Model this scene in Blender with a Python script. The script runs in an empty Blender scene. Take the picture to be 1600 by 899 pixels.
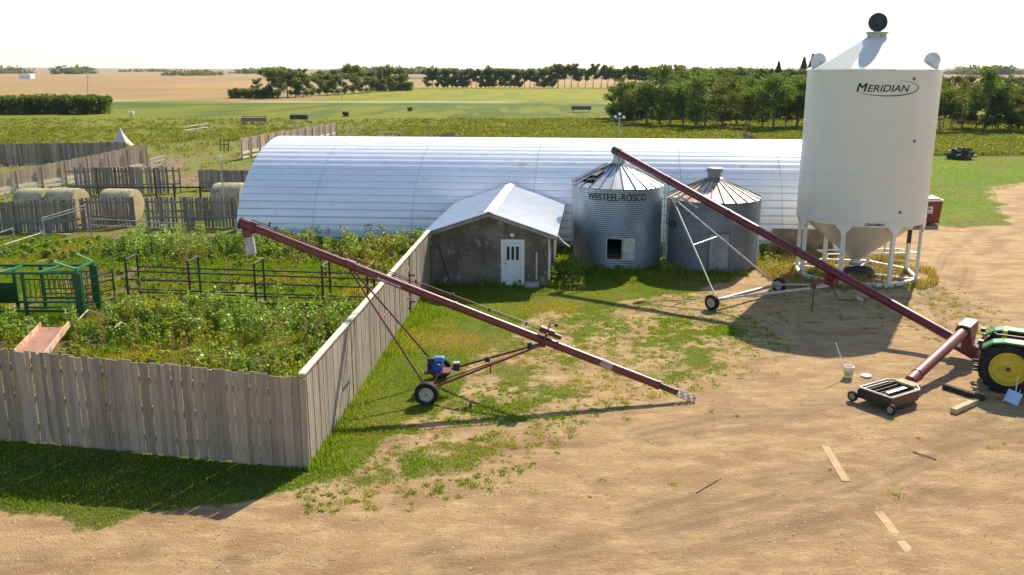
import bpy, math, random
import numpy as np
from mathutils import Matrix, Vector
R = math.radians
rng = np.random.default_rng(7); random.seed(7)
scene = bpy.context.scene; C = scene.collection

# ------------------------------------------------------------ camera, sky, sun, exposure
CH = 9.6; FPX = 1384.0; PITCH = math.atan(342/FPX)
cam = bpy.data.cameras.new('camera'); camo = bpy.data.objects.new('camera', cam); C.objects.link(camo)
camo.location = (0, 0, CH); camo.rotation_euler = (R(90)-PITCH, 0, 0)
cam.sensor_fit = 'HORIZONTAL'; cam.sensor_width = 36; cam.lens = 36*FPX/1600
cam.clip_start = .2; cam.clip_end = 20000
scene.camera = camo
SUN_EL = R(40.5); SUN_AZ = R(29)          # azimuth measured from +Y towards +X
w = bpy.data.worlds.new('World'); scene.world = w; w.use_nodes = True
wn = w.node_tree; bg = wn.nodes['Background']
sk = wn.nodes.new('ShaderNodeTexSky'); sk.sky_type = 'NISHITA'; sk.sun_disc = False
sk.sun_elevation = SUN_EL; sk.sun_rotation = SUN_AZ; sk.air_density = 1.0; sk.dust_density = .5; sk.ozone_density = 2.0
wn.links.new(sk.outputs[0], bg.inputs[0]); bg.inputs[1].default_value = .12
sl = bpy.data.lights.new('sun', 'SUN'); so = bpy.data.objects.new('sun', sl); C.objects.link(so)
sl.energy = 5.0; sl.angle = R(.6); sl.color = (1, .90, .75)
sd = Vector((math.sin(SUN_AZ)*math.cos(SUN_EL), math.cos(SUN_AZ)*math.cos(SUN_EL), math.sin(SUN_EL)))
so.rotation_euler = (-sd).to_track_quat('-Z', 'Y').to_euler(); so.location = sd*60
vs = scene.view_settings; vs.view_transform = 'Standard'; vs.look = 'None'; vs.exposure = .77; vs.gamma = 1

# ------------------------------------------------------------ surveying helpers (photo position -> world point)
def ray(px, py):
    x = (px-800)/FPX; y = -(py-449.5)/FPX
    return Vector((x, math.cos(PITCH)+y*math.sin(PITCH), -math.sin(PITCH)+y*math.cos(PITCH)))
def G(px, py, z=0):
    d = ray(px, py); t = (z-CH)/d.z; return Vector((d.x*t, d.y*t, z))
def AT(px, py, Y):
    d = ray(px, py); t = Y/d.y; return Vector((d.x*t, Y, CH+d.z*t))
def PL(px, py, A, B):
    d = ray(px, py); nx, ny = -(B[1]-A[1]), B[0]-A[0]
    t = (A[0]*nx+A[1]*ny)/(d.x*nx+d.y*ny); return Vector((d.x*t, d.y*t, CH+d.z*t))

# ------------------------------------------------------------ materials
def nodes(name):
    m = bpy.data.materials.new(name); m.use_nodes = True
    return m, m.node_tree, m.node_tree.nodes['Principled BSDF']
def N(t, kind, **kw):
    n = t.nodes.new(kind)
    for k, v in kw.items(): setattr(n, k, v)
    return n
def rgba(c): return (c[0], c[1], c[2], 1)
def mixc(t, fac, a, b, mode='MIX'):
    n = N(t, 'ShaderNodeMix', data_type='RGBA', blend_type=mode)
    for s, v in ((0, fac), (6, a), (7, b)):
        if hasattr(v, 'links'): t.links.new(v, n.inputs[s])
        elif isinstance(v, (int, float)): n.inputs[s].default_value = v
        else: n.inputs[s].default_value = rgba(v)
    return n.outputs[2]
def noise(t, scale, detail=4, stretch=(1, 1, 1), coord='Object', rough=.55):
    tc = N(t, 'ShaderNodeTexCoord'); mp = N(t, 'ShaderNodeMapping'); mp.inputs['Scale'].default_value = stretch
    no = N(t, 'ShaderNodeTexNoise'); no.inputs['Scale'].default_value = scale; no.inputs['Detail'].default_value = detail
    no.inputs['Roughness'].default_value = rough
    t.links.new(tc.outputs[coord], mp.inputs[0]); t.links.new(mp.outputs[0], no.inputs[0]); return no.outputs[0]
def rng_map(t, v, a, b, c=0., d=1.):
    n = N(t, 'ShaderNodeMapRange'); t.links.new(v, n.inputs[0])
    for i, x in enumerate((a, b, c, d)): n.inputs[1+i].default_value = x
    return n.outputs[0]
def M(name, c, rough=.6, metal=0., c2=None, scale=3., lo=.45, hi=.6, stretch=(1, 1, 1), isl=0., bump=0., bscale=40., c3=None, s3=12., lo3=.55, hi3=.65, bstretch=None, spec=.5, coord='Object'):
    m, t, b = nodes(name)
    col = None
    if c2 is not None:
        f = rng_map(t, noise(t, scale, 6, stretch, coord), lo, hi); col = mixc(t, f, c, c2)
    if c3 is not None:
        f = rng_map(t, noise(t, s3, 8, stretch, coord, .7), lo3, hi3); col = mixc(t, f, col if col is not None else c, c3)
    if isl:
        ge = N(t, 'ShaderNodeNewGeometry'); v = rng_map(t, ge.outputs['Random Per Island'], 0, 1, 1-isl, 1+isl)
        cc = N(t, 'ShaderNodeCombineColor')
        for i in range(3): t.links.new(v, cc.inputs[i])
        col = mixc(t, 1.0, col if col is not None else c, cc.outputs[0], 'MULTIPLY')
    if col is None: b.inputs['Base Color'].default_value = rgba(c)
    else: t.links.new(col, b.inputs['Base Color'])
    b.inputs['Roughness'].default_value = rough; b.inputs['Metallic'].default_value = metal
    b.inputs['Specular IOR Level'].default_value = spec
    if bump:
        bp = N(t, 'ShaderNodeBump'); bp.inputs['Strength'].default_value = bump; bp.inputs['Distance'].default_value = .02
        t.links.new(noise(t, bscale, 5, bstretch or stretch, coord), bp.inputs['Height']); t.links.new(bp.outputs[0], b.inputs['Normal'])
    return m
def leafmat(name, c, c2, trans=.48, isl=.45, yellow=None, ro=.65, sp=.2):
    m, t, b = nodes(name)
    ge = N(t, 'ShaderNodeNewGeometry'); r = ge.outputs['Random Per Island']
    col = mixc(t, r, c, c2)
    if yellow:
        f = rng_map(t, noise(t, .22, 3), .5, .68); col = mixc(t, f, col, yellow)
    wn_ = N(t, 'ShaderNodeTexWhiteNoise', noise_dimensions='1D'); t.links.new(r, wn_.inputs['W'])
    v = rng_map(t, wn_.outputs[0], 0, 1, 1-isl, 1+isl); cc = N(t, 'ShaderNodeCombineColor')
    for i in range(3): t.links.new(v, cc.inputs[i])
    col = mixc(t, 1.0, col, cc.outputs[0], 'MULTIPLY')
    t.links.new(col, b.inputs['Base Color']); b.inputs['Roughness'].default_value = ro; b.inputs['Specular IOR Level'].default_value = sp
    tr = N(t, 'ShaderNodeBsdfTranslucent'); ms = N(t, 'ShaderNodeMixShader'); ms.inputs[0].default_value = trans
    t.links.new(mixc(t, 1.0, col, (1.5, 1.4, .6), 'MULTIPLY'), tr.inputs[0])
    t.links.new(b.outputs[0], ms.inputs[1]); t.links.new(tr.outputs[0], ms.inputs[2])
    t.links.new(ms.outputs[0], t.nodes['Material Output'].inputs[0]); return m

WOOD = M('weathered wood', (.31, .225, .155), .9, c2=(.44, .34, .245), scale=3, stretch=(3, 3, .4), lo=.3, hi=.75, isl=.22, bump=.5, bscale=9, bstretch=(5, 5, .5), c3=(.13, .115, .10), s3=3, lo3=.56, hi3=.72, spec=.2)
WOODD = M('dark weathered wood', (.19, .155, .125), .9, c2=(.33, .28, .225), scale=3, stretch=(3, 3, .4), lo=.3, hi=.75, isl=.3, bump=.5, bscale=9, spec=.2)
WOODL = M('pale sawn wood', (.56, .49, .38), .85, c2=(.66, .60, .48), scale=4, stretch=(.5, .5, 3), isl=.1, bump=.3, spec=.2)
TIMBER = M('old yellow timber', (.50, .40, .22), .85, c2=(.36, .27, .15), scale=5, isl=.05, bump=.4, spec=.2)
TIMBERD = M('blackened timber', (.035, .032, .028), .85, c2=(.07, .06, .05), scale=5, bump=.4, spec=.2)
GALV = M('white zinc sheet', (.90, .90, .90), .34, .1, c2=(.82, .83, .84), scale=.8, lo=.35, hi=.7, c3=(.60, .57, .53), s3=1.1, lo3=.58, hi3=.72, bump=.35, bscale=.9, stretch=(1, 3, 1))
SHEDROOF = M('pale roof metal', (.86, .86, .85), .42, .0, c2=(.78, .79, .79), scale=1.5, c3=(.5, .5, .5), s3=4, lo3=.68, hi3=.75)
BIN1 = M('galvanised bin steel', (.34, .41, .44), .38, .65, c2=(.22, .28, .31), scale=1.1, lo=.35, hi=.7, stretch=(1, 1, .6), c3=(.42, .44, .44), s3=5, lo3=.6, hi3=.75)
BIN2 = M('dull bin steel', (.27, .29, .30), .46, .6, c2=(.18, .195, .205), scale=1.2, lo=.35, hi=.7, c3=(.28, .24, .2), s3=3, lo3=.64, hi3=.74)
ROOF1 = M('bin roof steel', (.58, .61, .64), .36, .6, c2=(.48, .51, .54), scale=1.6, c3=(.40, .36, .3), s3=4, lo3=.66, hi3=.76)
ROOF2 = M('rusted bin roof', (.66, .57, .44), .5, .15, c2=(.40, .21, .10), scale=1.5, lo=.46, hi=.60, c3=(.25, .15, .1), s3=5, lo3=.62, hi3=.7)
RIBM = M('dark steel rib', (.16, .16, .16), .6, .5)
CREAM = M('cream powder paint', (.72, .675, .565), .34, c2=(.67, .625, .52), scale=.6, lo=.3, hi=.7, stretch=(1, 1, .4), c3=(.60, .55, .46), s3=2.2, lo3=.68, hi3=.8)
CREAML = M('cream leg paint', (.74, .70, .61), .4, c2=(.58, .53, .44), scale=3, lo=.55, hi=.75)
WHITEP = M('white paint', (.78, .77, .74), .5, c2=(.62, .60, .55), scale=5, lo=.5, hi=.7)
BLACK = M('black plastic', (.012, .013, .014), .5, c2=(.03, .03, .03), scale=6)
INK = M('black lettering', (.02, .02, .02), .6)
INKF = M('faded black lettering', (.015, .015, .015), .7, c2=(.09, .10, .11), scale=1.4, lo=.52, hi=.62)
REDA = M('faded auger red', (.135, .022, .018), .38, c2=(.18, .035, .026), scale=3, lo=.35, hi=.7, c3=(.26, .12, .09), s3=9, lo3=.66, hi3=.74, bump=.1)
REDB = M('auger red', (.125, .011, .015), .33, c2=(.16, .02, .022), scale=2, lo=.4, hi=.7, c3=(.36, .14, .11), s3=8, lo3=.68, hi3=.75)
PINKR = M('sun faded red', (.26, .065, .05), .5, c2=(.20, .04, .035), scale=2.5, lo=.35, hi=.7)
REDD = M('dumpster red', (.17, .014, .014), .45, c2=(.20, .03, .025), scale=3, c3=(.10, .03, .02), s3=6, lo3=.64, hi3=.7)
STEEL = M('grey steel', (.42, .42, .40), .45, .7, c2=(.30, .28, .25), scale=5)
PIPEW = M('pale pipe', (.50, .48, .43), .5, .3, c2=(.30, .24, .19), scale=5, lo=.5, hi=.7)
PIPED = M('rusty dark pipe', (.05, .038, .034), .6, .3, c2=(.13, .06, .04), scale=5, lo=.5, hi=.7)
RUSTY = M('pink rust sheet', (.38, .20, .13), .75, .1, c2=(.29, .13, .08), scale=2.5, lo=.4, hi=.65)
GREENP = M('green machine paint', (.006, .085, .018), .45, c2=(.012, .06, .02), scale=4)
GREENT = M('tractor green', (.03, .22, .04), .3, c2=(.05, .20, .05), scale=4)
YELP = M('yellow rim paint', (.60, .44, .02), .4, c2=(.45, .30, .03), scale=5, lo=.5, hi=.7)
TYRE = M('tyre rubber', (.014, .014, .015), .75, c2=(.05, .045, .035), scale=4, lo=.5, hi=.75, spec=.3)
BLUE = M('engine blue', (.01, .05, .34), .35)
GLASS = M('dark glass', (.015, .017, .02), .12)
HAY = M('baled hay', (.50, .36, .17), .9, c2=(.50, .40, .24), scale=5, lo=.4, hi=.65, c3=(.30, .27, .16), s3=2.5, lo3=.5, hi3=.65, bump=.9, bscale=35, bstretch=(1, 6, 6), spec=.1)
NET = M('weathered bale wrap', (.42, .33, .19), .85, c2=(.54, .43, .26), scale=2, lo=.35, hi=.65, c3=(.20, .23, .15), s3=2.2, lo3=.5, hi3=.6, bump=.6, bscale=30, spec=.1)
SHEDW = M('peeling brown wall', (.125, .095, .072), .85, c2=(.21, .172, .14), scale=1.1, lo=.40, hi=.60, c3=(.42, .40, .36), s3=2.6, lo3=.575, hi3=.66, bump=.4, bscale=12, spec=.2, stretch=(1, 1, .7))
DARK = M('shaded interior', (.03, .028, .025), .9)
CONC = M('old concrete', (.45, .43, .39), .9, c2=(.33, .31, .28), scale=4, bump=.3)
BRICKB = M('stained plywood', (.20, .15, .10), .9, c2=(.28, .22, .15), scale=1.6, bump=.3)
DIRTM = M('dried mud', (.30, .21, .13), .95, c2=(.36, .26, .17), scale=4, bump=.5, spec=.1)
BARK = M('bark', (.12, .10, .08), .9, c2=(.20, .175, .15), scale=4, stretch=(2, 2, .4), bump=.4, spec=.1)
LEAF = leafmat('dark tree leaves', (.065, .115, .018), (.12, .175, .028))
LEAF2 = leafmat('olive tree leaves', (.085, .115, .022), (.13, .15, .035))
LEAFF = leafmat('far tree leaves', (.095, .135, .035), (.135, .165, .05))
LEAFS = leafmat('spruce needles', (.015, .032, .018), (.024, .042, .022), .15)
WEED = leafmat('weed leaves', (.12, .21, .014), (.23, .31, .03), .45, .5, yellow=(.36, .33, .03), ro=.45, sp=.45)
GRASSM = leafmat('grass blades', (.11, .20, .010), (.20, .27, .018), .45, .4, yellow=(.34, .27, .04))
DRYG = leafmat('dry grass blades', (.34, .26, .09), (.28, .24, .06), .3, .3)
BRUSH = leafmat('brush leaves', (.115, .155, .013), (.20, .22, .024), .45, .5, yellow=(.23, .18, .03))

# ------------------------------------------------------------ mesh helpers
def axm(o, z, x=None):
    z = Vector(z).normalized(); x = Vector(x) if x is not None else (Vector((0, 0, 1)) if abs(z.z) < .9 else Vector((1, 0, 0)))
    if (x - z*x.dot(z)).length < 1e-3: x = Vector((0, 1, 0)) if abs(z.y) < .9 else Vector((1, 0, 0))
    x = (x - z*x.dot(z)).normalized(); y = z.cross(x)
    m = Matrix((x, y, z)).transposed().to_4x4(); m.translation = Vector(o); return m
class MB:
    def __init__(s): s.v = []; s.f = []
    def add(s, vs_, fs, m=None):
        b = len(s.v)
        for p in vs_:
            p = Vector(p); s.v.append(tuple(m @ p) if m is not None else tuple(p))
        s.f += [tuple(b+i for i in f) for f in fs]; return s
    def box(s, size, m=None, c=(0, 0, 0)):
        a, b, d = size[0]/2, size[1]/2, size[2]/2
        vs_ = [(c[0]+i*a, c[1]+j*b, c[2]+k*d) for i in (-1, 1) for j in (-1, 1) for k in (-1, 1)]
        return s.add(vs_, [(0, 1, 3, 2), (4, 6, 7, 5), (0, 4, 5, 1), (2, 3, 7, 6), (0, 2, 6, 4), (1, 5, 7, 3)], m)
    def bx(s, x0, x1, y0, y1, z0, z1, m=None):
        return s.box((x1-x0, y1-y0, z1-z0), m, ((x0+x1)/2, (y0+y1)/2, (z0+z1)/2))
    def bar(s, a, b, w_, h, up=(0, 0, 1)):
        a, b = Vector(a), Vector(b); L = (b-a).length; m = axm((a+b)/2, b-a, up); return s.box((h, w_, L), m)
    def tube(s, a, b, r, r2=None, n=10, cap=True):
        a, b = Vector(a), Vector(b); r2 = r if r2 is None else r2; m = axm(a, b-a); L = (b-a).length
        vs_ = [(q*math.cos(2*math.pi*i/n), q*math.sin(2*math.pi*i/n), z) for z, q in ((0, r), (L, r2)) for i in range(n)]
        fs = [(i, (i+1) % n, n+(i+1) % n, n+i) for i in range(n)]
        if cap: fs += [tuple(range(n))[::-1], tuple(range(n, 2*n))]
        return s.add(vs_, fs, m)
    def path(s, pts, r, n=8):
        for a, b in zip(pts[:-1], pts[1:]): s.tube(a, b, r, n=n)
        return s
    def lathe(s, prof, n=48, m=None, skip=None, capt=False, capb=False, a0=0):
        vs_ = []; k = len(prof)
        for i in range(n):
            a = a0+2*math.pi*i/n
            for r, z in prof: vs_.append((r*math.sin(a), -r*math.cos(a), z))
        fs = []
        for i in range(n):
            j = (i+1) % n
            for q in range(k-1):
                if skip and skip(i, q): continue
                fs.append((i*k+q, j*k+q, j*k+q+1, i*k+q+1))
        if capt: fs.append(tuple(i*k+k-1 for i in range(n)))
        if capb: fs.append(tuple(i*k for i in range(n))[::-1])
        return s.add(vs_, fs, m)
    def prism(s, poly, z0, z1, m=None):
        n = len(poly); vs_ = [(x, y, z0) for x, y in poly]+[(x, y, z1) for x, y in poly]
        fs = [(i, (i+1) % n, n+(i+1) % n, n+i) for i in range(n)]+[tuple(range(n))[::-1], tuple(range(n, 2*n))]
        return s.add(vs_, fs, m)
    def build(s, name, mat, parent=None, world=True, smooth=False, bevel=0):
        me = bpy.data.meshes.new(name); v = s.v
        if parent is not None and world:
            inv = parent.matrix_basis.inverted()
            if parent.parent is not None: inv = (parent.parent.matrix_basis @ parent.matrix_basis).inverted()
            v = [tuple(inv @ Vector(p)) for p in v]
        me.from_pydata(v, [], s.f); me.materials.append(mat); me.update()
        import bmesh
        bm = bmesh.new(); bm.from_mesh(me); bmesh.ops.recalc_face_normals(bm, faces=bm.faces); bm.to_mesh(me); bm.free()
        if smooth:
            me.polygons.foreach_set('use_smooth', [True]*len(me.polygons)); me.set_sharp_from_angle(angle=R(38))
        o = bpy.data.objects.new(name, me); C.objects.link(o)
        if parent is not None: o.parent = parent
        if bevel:
            md = o.modifiers.new('bevel', 'BEVEL'); md.width = bevel; md.segments = 2; md.limit_method = 'ANGLE'
        return o
def tag(o, label=None, cat=None, group=None, kind=None):
    for k, v in (('label', label), ('category', cat), ('group', group), ('kind', kind)):
        if v: o[k] = v
    return o
def thing(name, label, cat, loc=(0, 0, 0), rz=0, group=None):
    o = bpy.data.objects.new(name, None); C.objects.link(o); o.empty_display_size = .3
    o.location = Vector(loc); o.rotation_euler = (0, 0, rz); o.matrix_basis = Matrix.Translation(Vector(loc)) @ Matrix.Rotation(rz, 4, 'Z')
    return tag(o, label, cat, group)
def copy_tree(o, parent=None):
    c = o.copy(); C.objects.link(c); c.parent = parent
    for ch in list(o.children): copy_tree(ch, c)
    return c
def npmesh(name, verts, faces, mat, parent=None):
    """verts (n,3) array, faces (m,k) array"""
    me = bpy.data.meshes.new(name); n = len(verts); m_, k = faces.shape
    me.vertices.add(n); me.vertices.foreach_set('co', np.asarray(verts, dtype=np.float32).ravel())
    me.loops.add(m_*k); me.loops.foreach_set('vertex_index', faces.astype(np.int32).ravel())
    me.polygons.add(m_); me.polygons.foreach_set('loop_start', np.arange(0, m_*k, k, dtype=np.int32))
    me.update(calc_edges=True); me.validate(); me.materials.append(mat)
    o = bpy.data.objects.new(name, me); C.objects.link(o)
    if parent is not None: o.parent = parent
    return o
def text2d(s, size=1., shear=0., offset=0.):
    cu = bpy.data.curves.new('t', 'FONT'); cu.body = s; cu.size = size; cu.shear = shear; cu.offset = offset; cu.resolution_u = 3
    o = bpy.data.objects.new('t', cu); C.objects.link(o); bpy.context.view_layer.update()
    me = bpy.data.meshes.new_from_object(o.evaluated_get(bpy.context.evaluated_depsgraph_get()))
    me.calc_loop_triangles(); v = [(p.co.x, p.co.y) for p in me.vertices]; f = [tuple(p.vertices) for p in me.loop_triangles]
    bpy.data.objects.remove(o); bpy.data.curves.remove(cu); bpy.data.meshes.remove(me)
    return v, f
def cyltext(mb, v, f, c, r, a_mid, z0, width=None, height=None):
    xs = [p[0] for p in v]; ys = [p[1] for p in v]; x0, x1 = min(xs), max(xs); y0, y1 = min(ys), max(ys)
    sx = (width/(x1-x0)) if width else 1; sy = (height/(y1-y0)) if height else sx
    out = []
    for x, y in v:
        a = a_mid+((x-(x0+x1)/2)*sx)/r; out.append((c[0]+r*math.sin(a), c[1]-r*math.cos(a), z0+(y-y0)*sy))
    mb.add(out, f)
def flattext(mb, v, f, o, xd, yd, width=None, height=None):
    xs = [p[0] for p in v]; ys = [p[1] for p in v]; x0, x1 = min(xs), max(xs); y0, y1 = min(ys), max(ys)
    sx = (width/(x1-x0)) if width else 1; sy = (height/(y1-y0)) if height else sx
    xd = Vector(xd).normalized(); yd = Vector(yd).normalized(); o = Vector(o)
    mb.add([o+xd*((x-(x0+x1)/2)*sx)+yd*((y-(y0+y1)/2)*sy) for x, y in v], f)

# ------------------------------------------------------------ numpy noise and regions
def vnoise(x, y, s, seed):
    r_ = np.random.default_rng(seed); g = r_.random((128, 128))
    X = x/s+1000; Y = y/s+1000; xi = np.floor(X).astype(int); yi = np.floor(Y).astype(int); fx = X-xi; fy = Y-yi
    fx = fx*fx*(3-2*fx); fy = fy*fy*(3-2*fy); a = g[xi % 128, yi % 128]; b = g[(xi+1) % 128, yi % 128]; c = g[xi % 128, (yi+1) % 128]; d = g[(xi+1) % 128, (yi+1) % 128]
    return (a*(1-fx)+b*fx)*(1-fy)+(c*(1-fx)+d*fx)*fy
def fbm(x, y, s, seed, o=4):
    t = 0; a = 1; n = 0
    for i in range(o): t = t+a*vnoise(x+i*17.3, y-i*9.1, s/2**i, seed+i); n += a; a *= .55
    return t/n
def sdf(x, y, poly):
    """negative inside"""
    x = np.asarray(x); y = np.asarray(y); d = np.full(x.shape, 1e9); ins = np.zeros(x.shape, bool)
    n = len(poly)
    for i in range(n):
        ax, ay = poly[i][0], poly[i][1]; bx_, by = poly[(i+1) % n][0], poly[(i+1) % n][1]
        ex, ey = bx_-ax, by-ay; L = ex*ex+ey*ey+1e-9; t = np.clip(((x-ax)*ex+(y-ay)*ey)/L, 0, 1)
        d = np.minimum(d, np.hypot(x-ax-t*ex, y-ay-t*ey))
        if by != ay:
            c = ((ay > y) != (by > y)) & (x < (bx_-ax)*(y-ay)/(by-ay)+ax); ins ^= c
    return np.where(ins, -d, d)
def ss(a, b, x): t = np.clip((x-a)/(b-a), 0, 1); return t*t*(3-2*t)
def P(*pp): return [tuple(G(a, b))[:2] for a, b in pp]
YARD = [(-70, 5), (-70, 16)]+P((0, 812), (130, 818), (235, 792), (455, 766), (540, 748), (600, 705), (650, 655), (740, 560), (850, 482), (1080, 462), (1180, 425), (1240, 385), (1290, 372), (1440, 352), (1500, 356), (1572, 350), (1562, 330), (1540, 305), (1562, 290), (1630, 282))+[(95, 84), (95, 5)]
PATCH = P((500, 790), (600, 780), (760, 755), (860, 695), (890, 650), (1000, 618), (1130, 590), (1220, 550), (1150, 490), (1080, 452), (850, 470), (720, 545), (620, 650), (500, 745))
HOPP = P((1180, 430), (1250, 455), (1400, 462), (1450, 440), (1430, 395), (1250, 365))
RPAT = P((1130, 500), (1300, 500), (1500, 530), (1560, 480), (1500, 440), (1430, 400), (1250, 450))
LAWN = [(22, 57)]+P((1440, 352), (1572, 350), (1555, 300), (1630, 280))+[(140, 96), (140, 100), (22, 100)]
def grass_cov(x, y):
    n1 = fbm(x, y, 1.6, 3, 4); n2 = fbm(x, y, .55, 11, 3); n3 = fbm(x, y, .8, 15, 4)*.45+fbm(x, y, .34, 17, 2)*.55; e = (fbm(x, y, 2.2, 21, 4)-.5)*2.2
    g = ss(-.45, .35, sdf(x, y, YARD)+e*.8)
    m = ss(.3, -1.2, sdf(x, y, PATCH)+e*.6); g = np.maximum(g, m*(.22+.52*ss(.40, .62, n1*.5+n3*.5)))
    m = ss(.3, -1.0, sdf(x, y, HOPP)+e*.5); g = np.maximum(g, m*(.2+.6*ss(.40, .6, n1*.6+n2*.4)))
    m = ss(.5, -2.0, sdf(x, y, RPAT)+e); g = np.maximum(g, m*(.08+.42*ss(.42, .66, n1*.5+n3*.5)))
    return np.clip(g, 0, 1)

# ------------------------------------------------------------ ground: one sheet to the horizon
def spread(lo, hi, step, far_lo, far_hi, q=1.12):
    a = list(np.arange(lo, hi+1e-6, step)); s_ = step; v = a[-1]
    while v < far_hi: s_ *= q; v += s_; a.append(v)
    s_ = step; v = a[0]; b = []
    while v > far_lo: s_ *= q; v -= s_; b.append(v)
    return np.array(b[::-1]+a)
gx = spread(-18, 23, .12, -9000, 9000); gy = spread(15, 46, .12, -400, 9000, 1.05)
X, Y = np.meshgrid(gx, gy); nx_, ny_ = len(gx), len(gy)
cov = grass_cov(X, Y); rr = np.hypot(X, Y)
Zg = (fbm(X, Y, 4, 31, 3)-.5)*.06*np.clip(1-abs(rr-25)/60, 0, 1) + cov*.02*(fbm(X, Y, .4, 41, 2))*(rr < 90)
Zg = Zg + (fbm(X, Y, .5, 43, 3)-.5)*.035*(rr < 45)
Zg = Zg + ss(1200, 5000, rr)*(fbm(X, Y, 1500, 5, 3)-.45)*38
# tyre ruts
trk = np.zeros_like(X)
RUTS = [((0, 880), (230, 868), (560, 885), (800, 838), (1000, 800), (1160, 752), (1330, 728), (1600, 640)), ((560, 900), (800, 873), (1010, 835), (1180, 800), (1330, 765), (1480, 700), (1620, 665)),
        ((1000, 660), (1130, 635), (1300, 632), (1450, 640), (1620, 655)), ((1000, 680), (1130, 652), (1300, 648), (1450, 660), (1620, 690)), ((1000, 824), (1140, 792), (1250, 762), (1330, 735)),
        ((1040, 860), (1200, 830), (1340, 800), (1620, 720)), ((800, 700), (1000, 690), (1160, 668), (1290, 640)), ((1620, 300), (1560, 340), (1480, 400), (1450, 470), (1500, 560)), ((1640, 330), (1580, 365), (1510, 420), (1490, 480), (1560, 520))]
for k, rt in enumerate(RUTS):
    q = P(*rt); d = np.full(X.shape, 1e9); wob = (fbm(X, Y, 3, 60+k, 2)-.5)*.5
    for a, b in zip(q[:-1], q[1:]):
        ex, ey = b[0]-a[0], b[1]-a[1]; L = ex*ex+ey*ey; t = np.clip(((X-a[0])*ex+(Y-a[1])*ey)/L, 0, 1)
        d = np.minimum(d, np.hypot(X-a[0]-t*ex, Y-a[1]-t*ey)+0*X)
    d = abs(d+wob*.3); br = ss(.35, .6, fbm(X, Y, 1.3, 70+k, 3))
    m = np.exp(-(d/.16)**2)*br+.55*np.exp(-((d-.36)/.13)**2)*br; trk = np.maximum(trk, m)
Zg -= trk*.02*(rr < 70)
verts = np.stack([X.ravel(), Y.ravel(), Zg.ravel()], 1)
ii = np.arange(nx_*ny_).reshape(ny_, nx_); F_ = np.stack([ii[:-1, :-1].ravel(), ii[:-1, 1:].ravel(), ii[1:, 1:].ravel(), ii[1:, :-1].ravel()], 1)
def far_colour(x, y):
    n = fbm(x, y, 30, 81, 4); n2 = fbm(x, y*.25, 6, 85, 4)
    def c(*a): return np.array(a)
    col = np.zeros(x.shape+(3,)); col[:] = c(.185, .20, .018)              # rough pasture
    t = ss(.45, .62, n); col = col*(1-t[..., None])+c(.19, .185, .030)*t[..., None]
    def put(mask, *cc):
        nonlocal col
        m = mask[..., None]; col = col*(1-m)+np.array(cc)*m
    e = (n-.5)*14; road0 = y+.10*x
    put(ss(168, 178, y+e*.4)*ss(262, 255, y), .18, .20, .014)
    put(ss(.50, .6, n2)*ss(170, 180, y)*ss(262, 255, y)*.85, .09, .125, .014)
    put(ss(232, 236, road0)*ss(257, 254, road0)*ss(.38, .5, fbm(x*.3, y, 9, 87, 3)), .075, .13, .016)
    put(ss(-45, -40, x)*ss(212, 214, y+.02*x)*ss(219, 217, y+.02*x)*ss(.4, .55, n2)*ss(28, 10, x), .40, .34, .17)     # pale track
    road = road0
    put(ss(259, 260.5, road)*ss(268.5, 267, road), .40, .36, .24)
    fld = ss(268, 271, road)
    put(fld, .26, .245, .018)                                   # yellow green crop
    put(fld*ss(.45, .62, n2), .20, .215, .018)
    wheat_l = fld*ss(-60, -64, x+.06*(y-270)); put(wheat_l, .36, .235, .10)
    put(wheat_l*ss(.5, .7, n2), .30, .195, .085)
    far = ss(478, 482, y); put(far, .34, .22, .10); put(far*ss(.5, .65, fbm(x, y*.2, 90, 91, 3)), .40, .25, .11)
    g = ss(800, 830, y)*ss(1120, 1090, y)*ss(-260, -230, x); put(g, .16, .15, .05)
    put(ss(30, 60, x-.25*(y-300))*ss(300, 320, y), .33, .16, .11)
    put(ss(2200, 2600, y)*.8, .30, .22, .13)
    return col, far
fc, _ = far_colour(X, Y)
# near pasture colours
def put2(mask, *cc):
    global fc
    m = mask[..., None]; fc = fc*(1-m)+np.array(cc)*m
lawn = ss(.5, -.8, sdf(X, Y, LAWN)+(fbm(X, Y, 3, 95, 3)-.5)*2)
nn = fbm(X, Y, 5, 97, 4)
put2(ss(170, 110, Y)*ss(.40, .60, nn)*.8, .13, .165, .02)
pen = ss(-20, -26, X-.0*Y)*ss(48, 52, Y)*ss(125, 118, Y)
put2(pen, .25, .195, .075); put2(pen*ss(.40, .52, nn), .20, .21, .035); put2(pen*ss(.60, .66, fbm(X, Y, 7, 99, 4)), .30, .20, .13)
penn = ss(-3, -5, X)*ss(20, 21, Y)*ss(54, 51, Y); put2(penn, .22, .25, .035); put2(penn*ss(.56, .64, nn), .24, .17, .10)
near = ss(60, 50, Y); put2(near*(1-penn), .13, .185, .020); put2(near*(1-penn)*ss(.44, .60, nn), .24, .20, .055); put2(near*ss(1, -1, sdf(X, Y, PATCH))*.75, .22, .21, .05)
dryz = ss(1.5, -1, sdf(X, Y, HOPP)); put2(dryz, .26, .20, .06)
put2(lawn, .13, .23, .010); put2(lawn*ss(.42, .6, nn), .19, .245, .018); put2(lawn*ss(.54, .64, fbm(X, Y, 3, 98, 4)), .21, .18, .05)
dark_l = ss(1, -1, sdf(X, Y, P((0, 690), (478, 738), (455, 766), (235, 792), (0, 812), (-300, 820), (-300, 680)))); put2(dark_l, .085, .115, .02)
m, t, b = nodes('ground surface')
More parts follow.
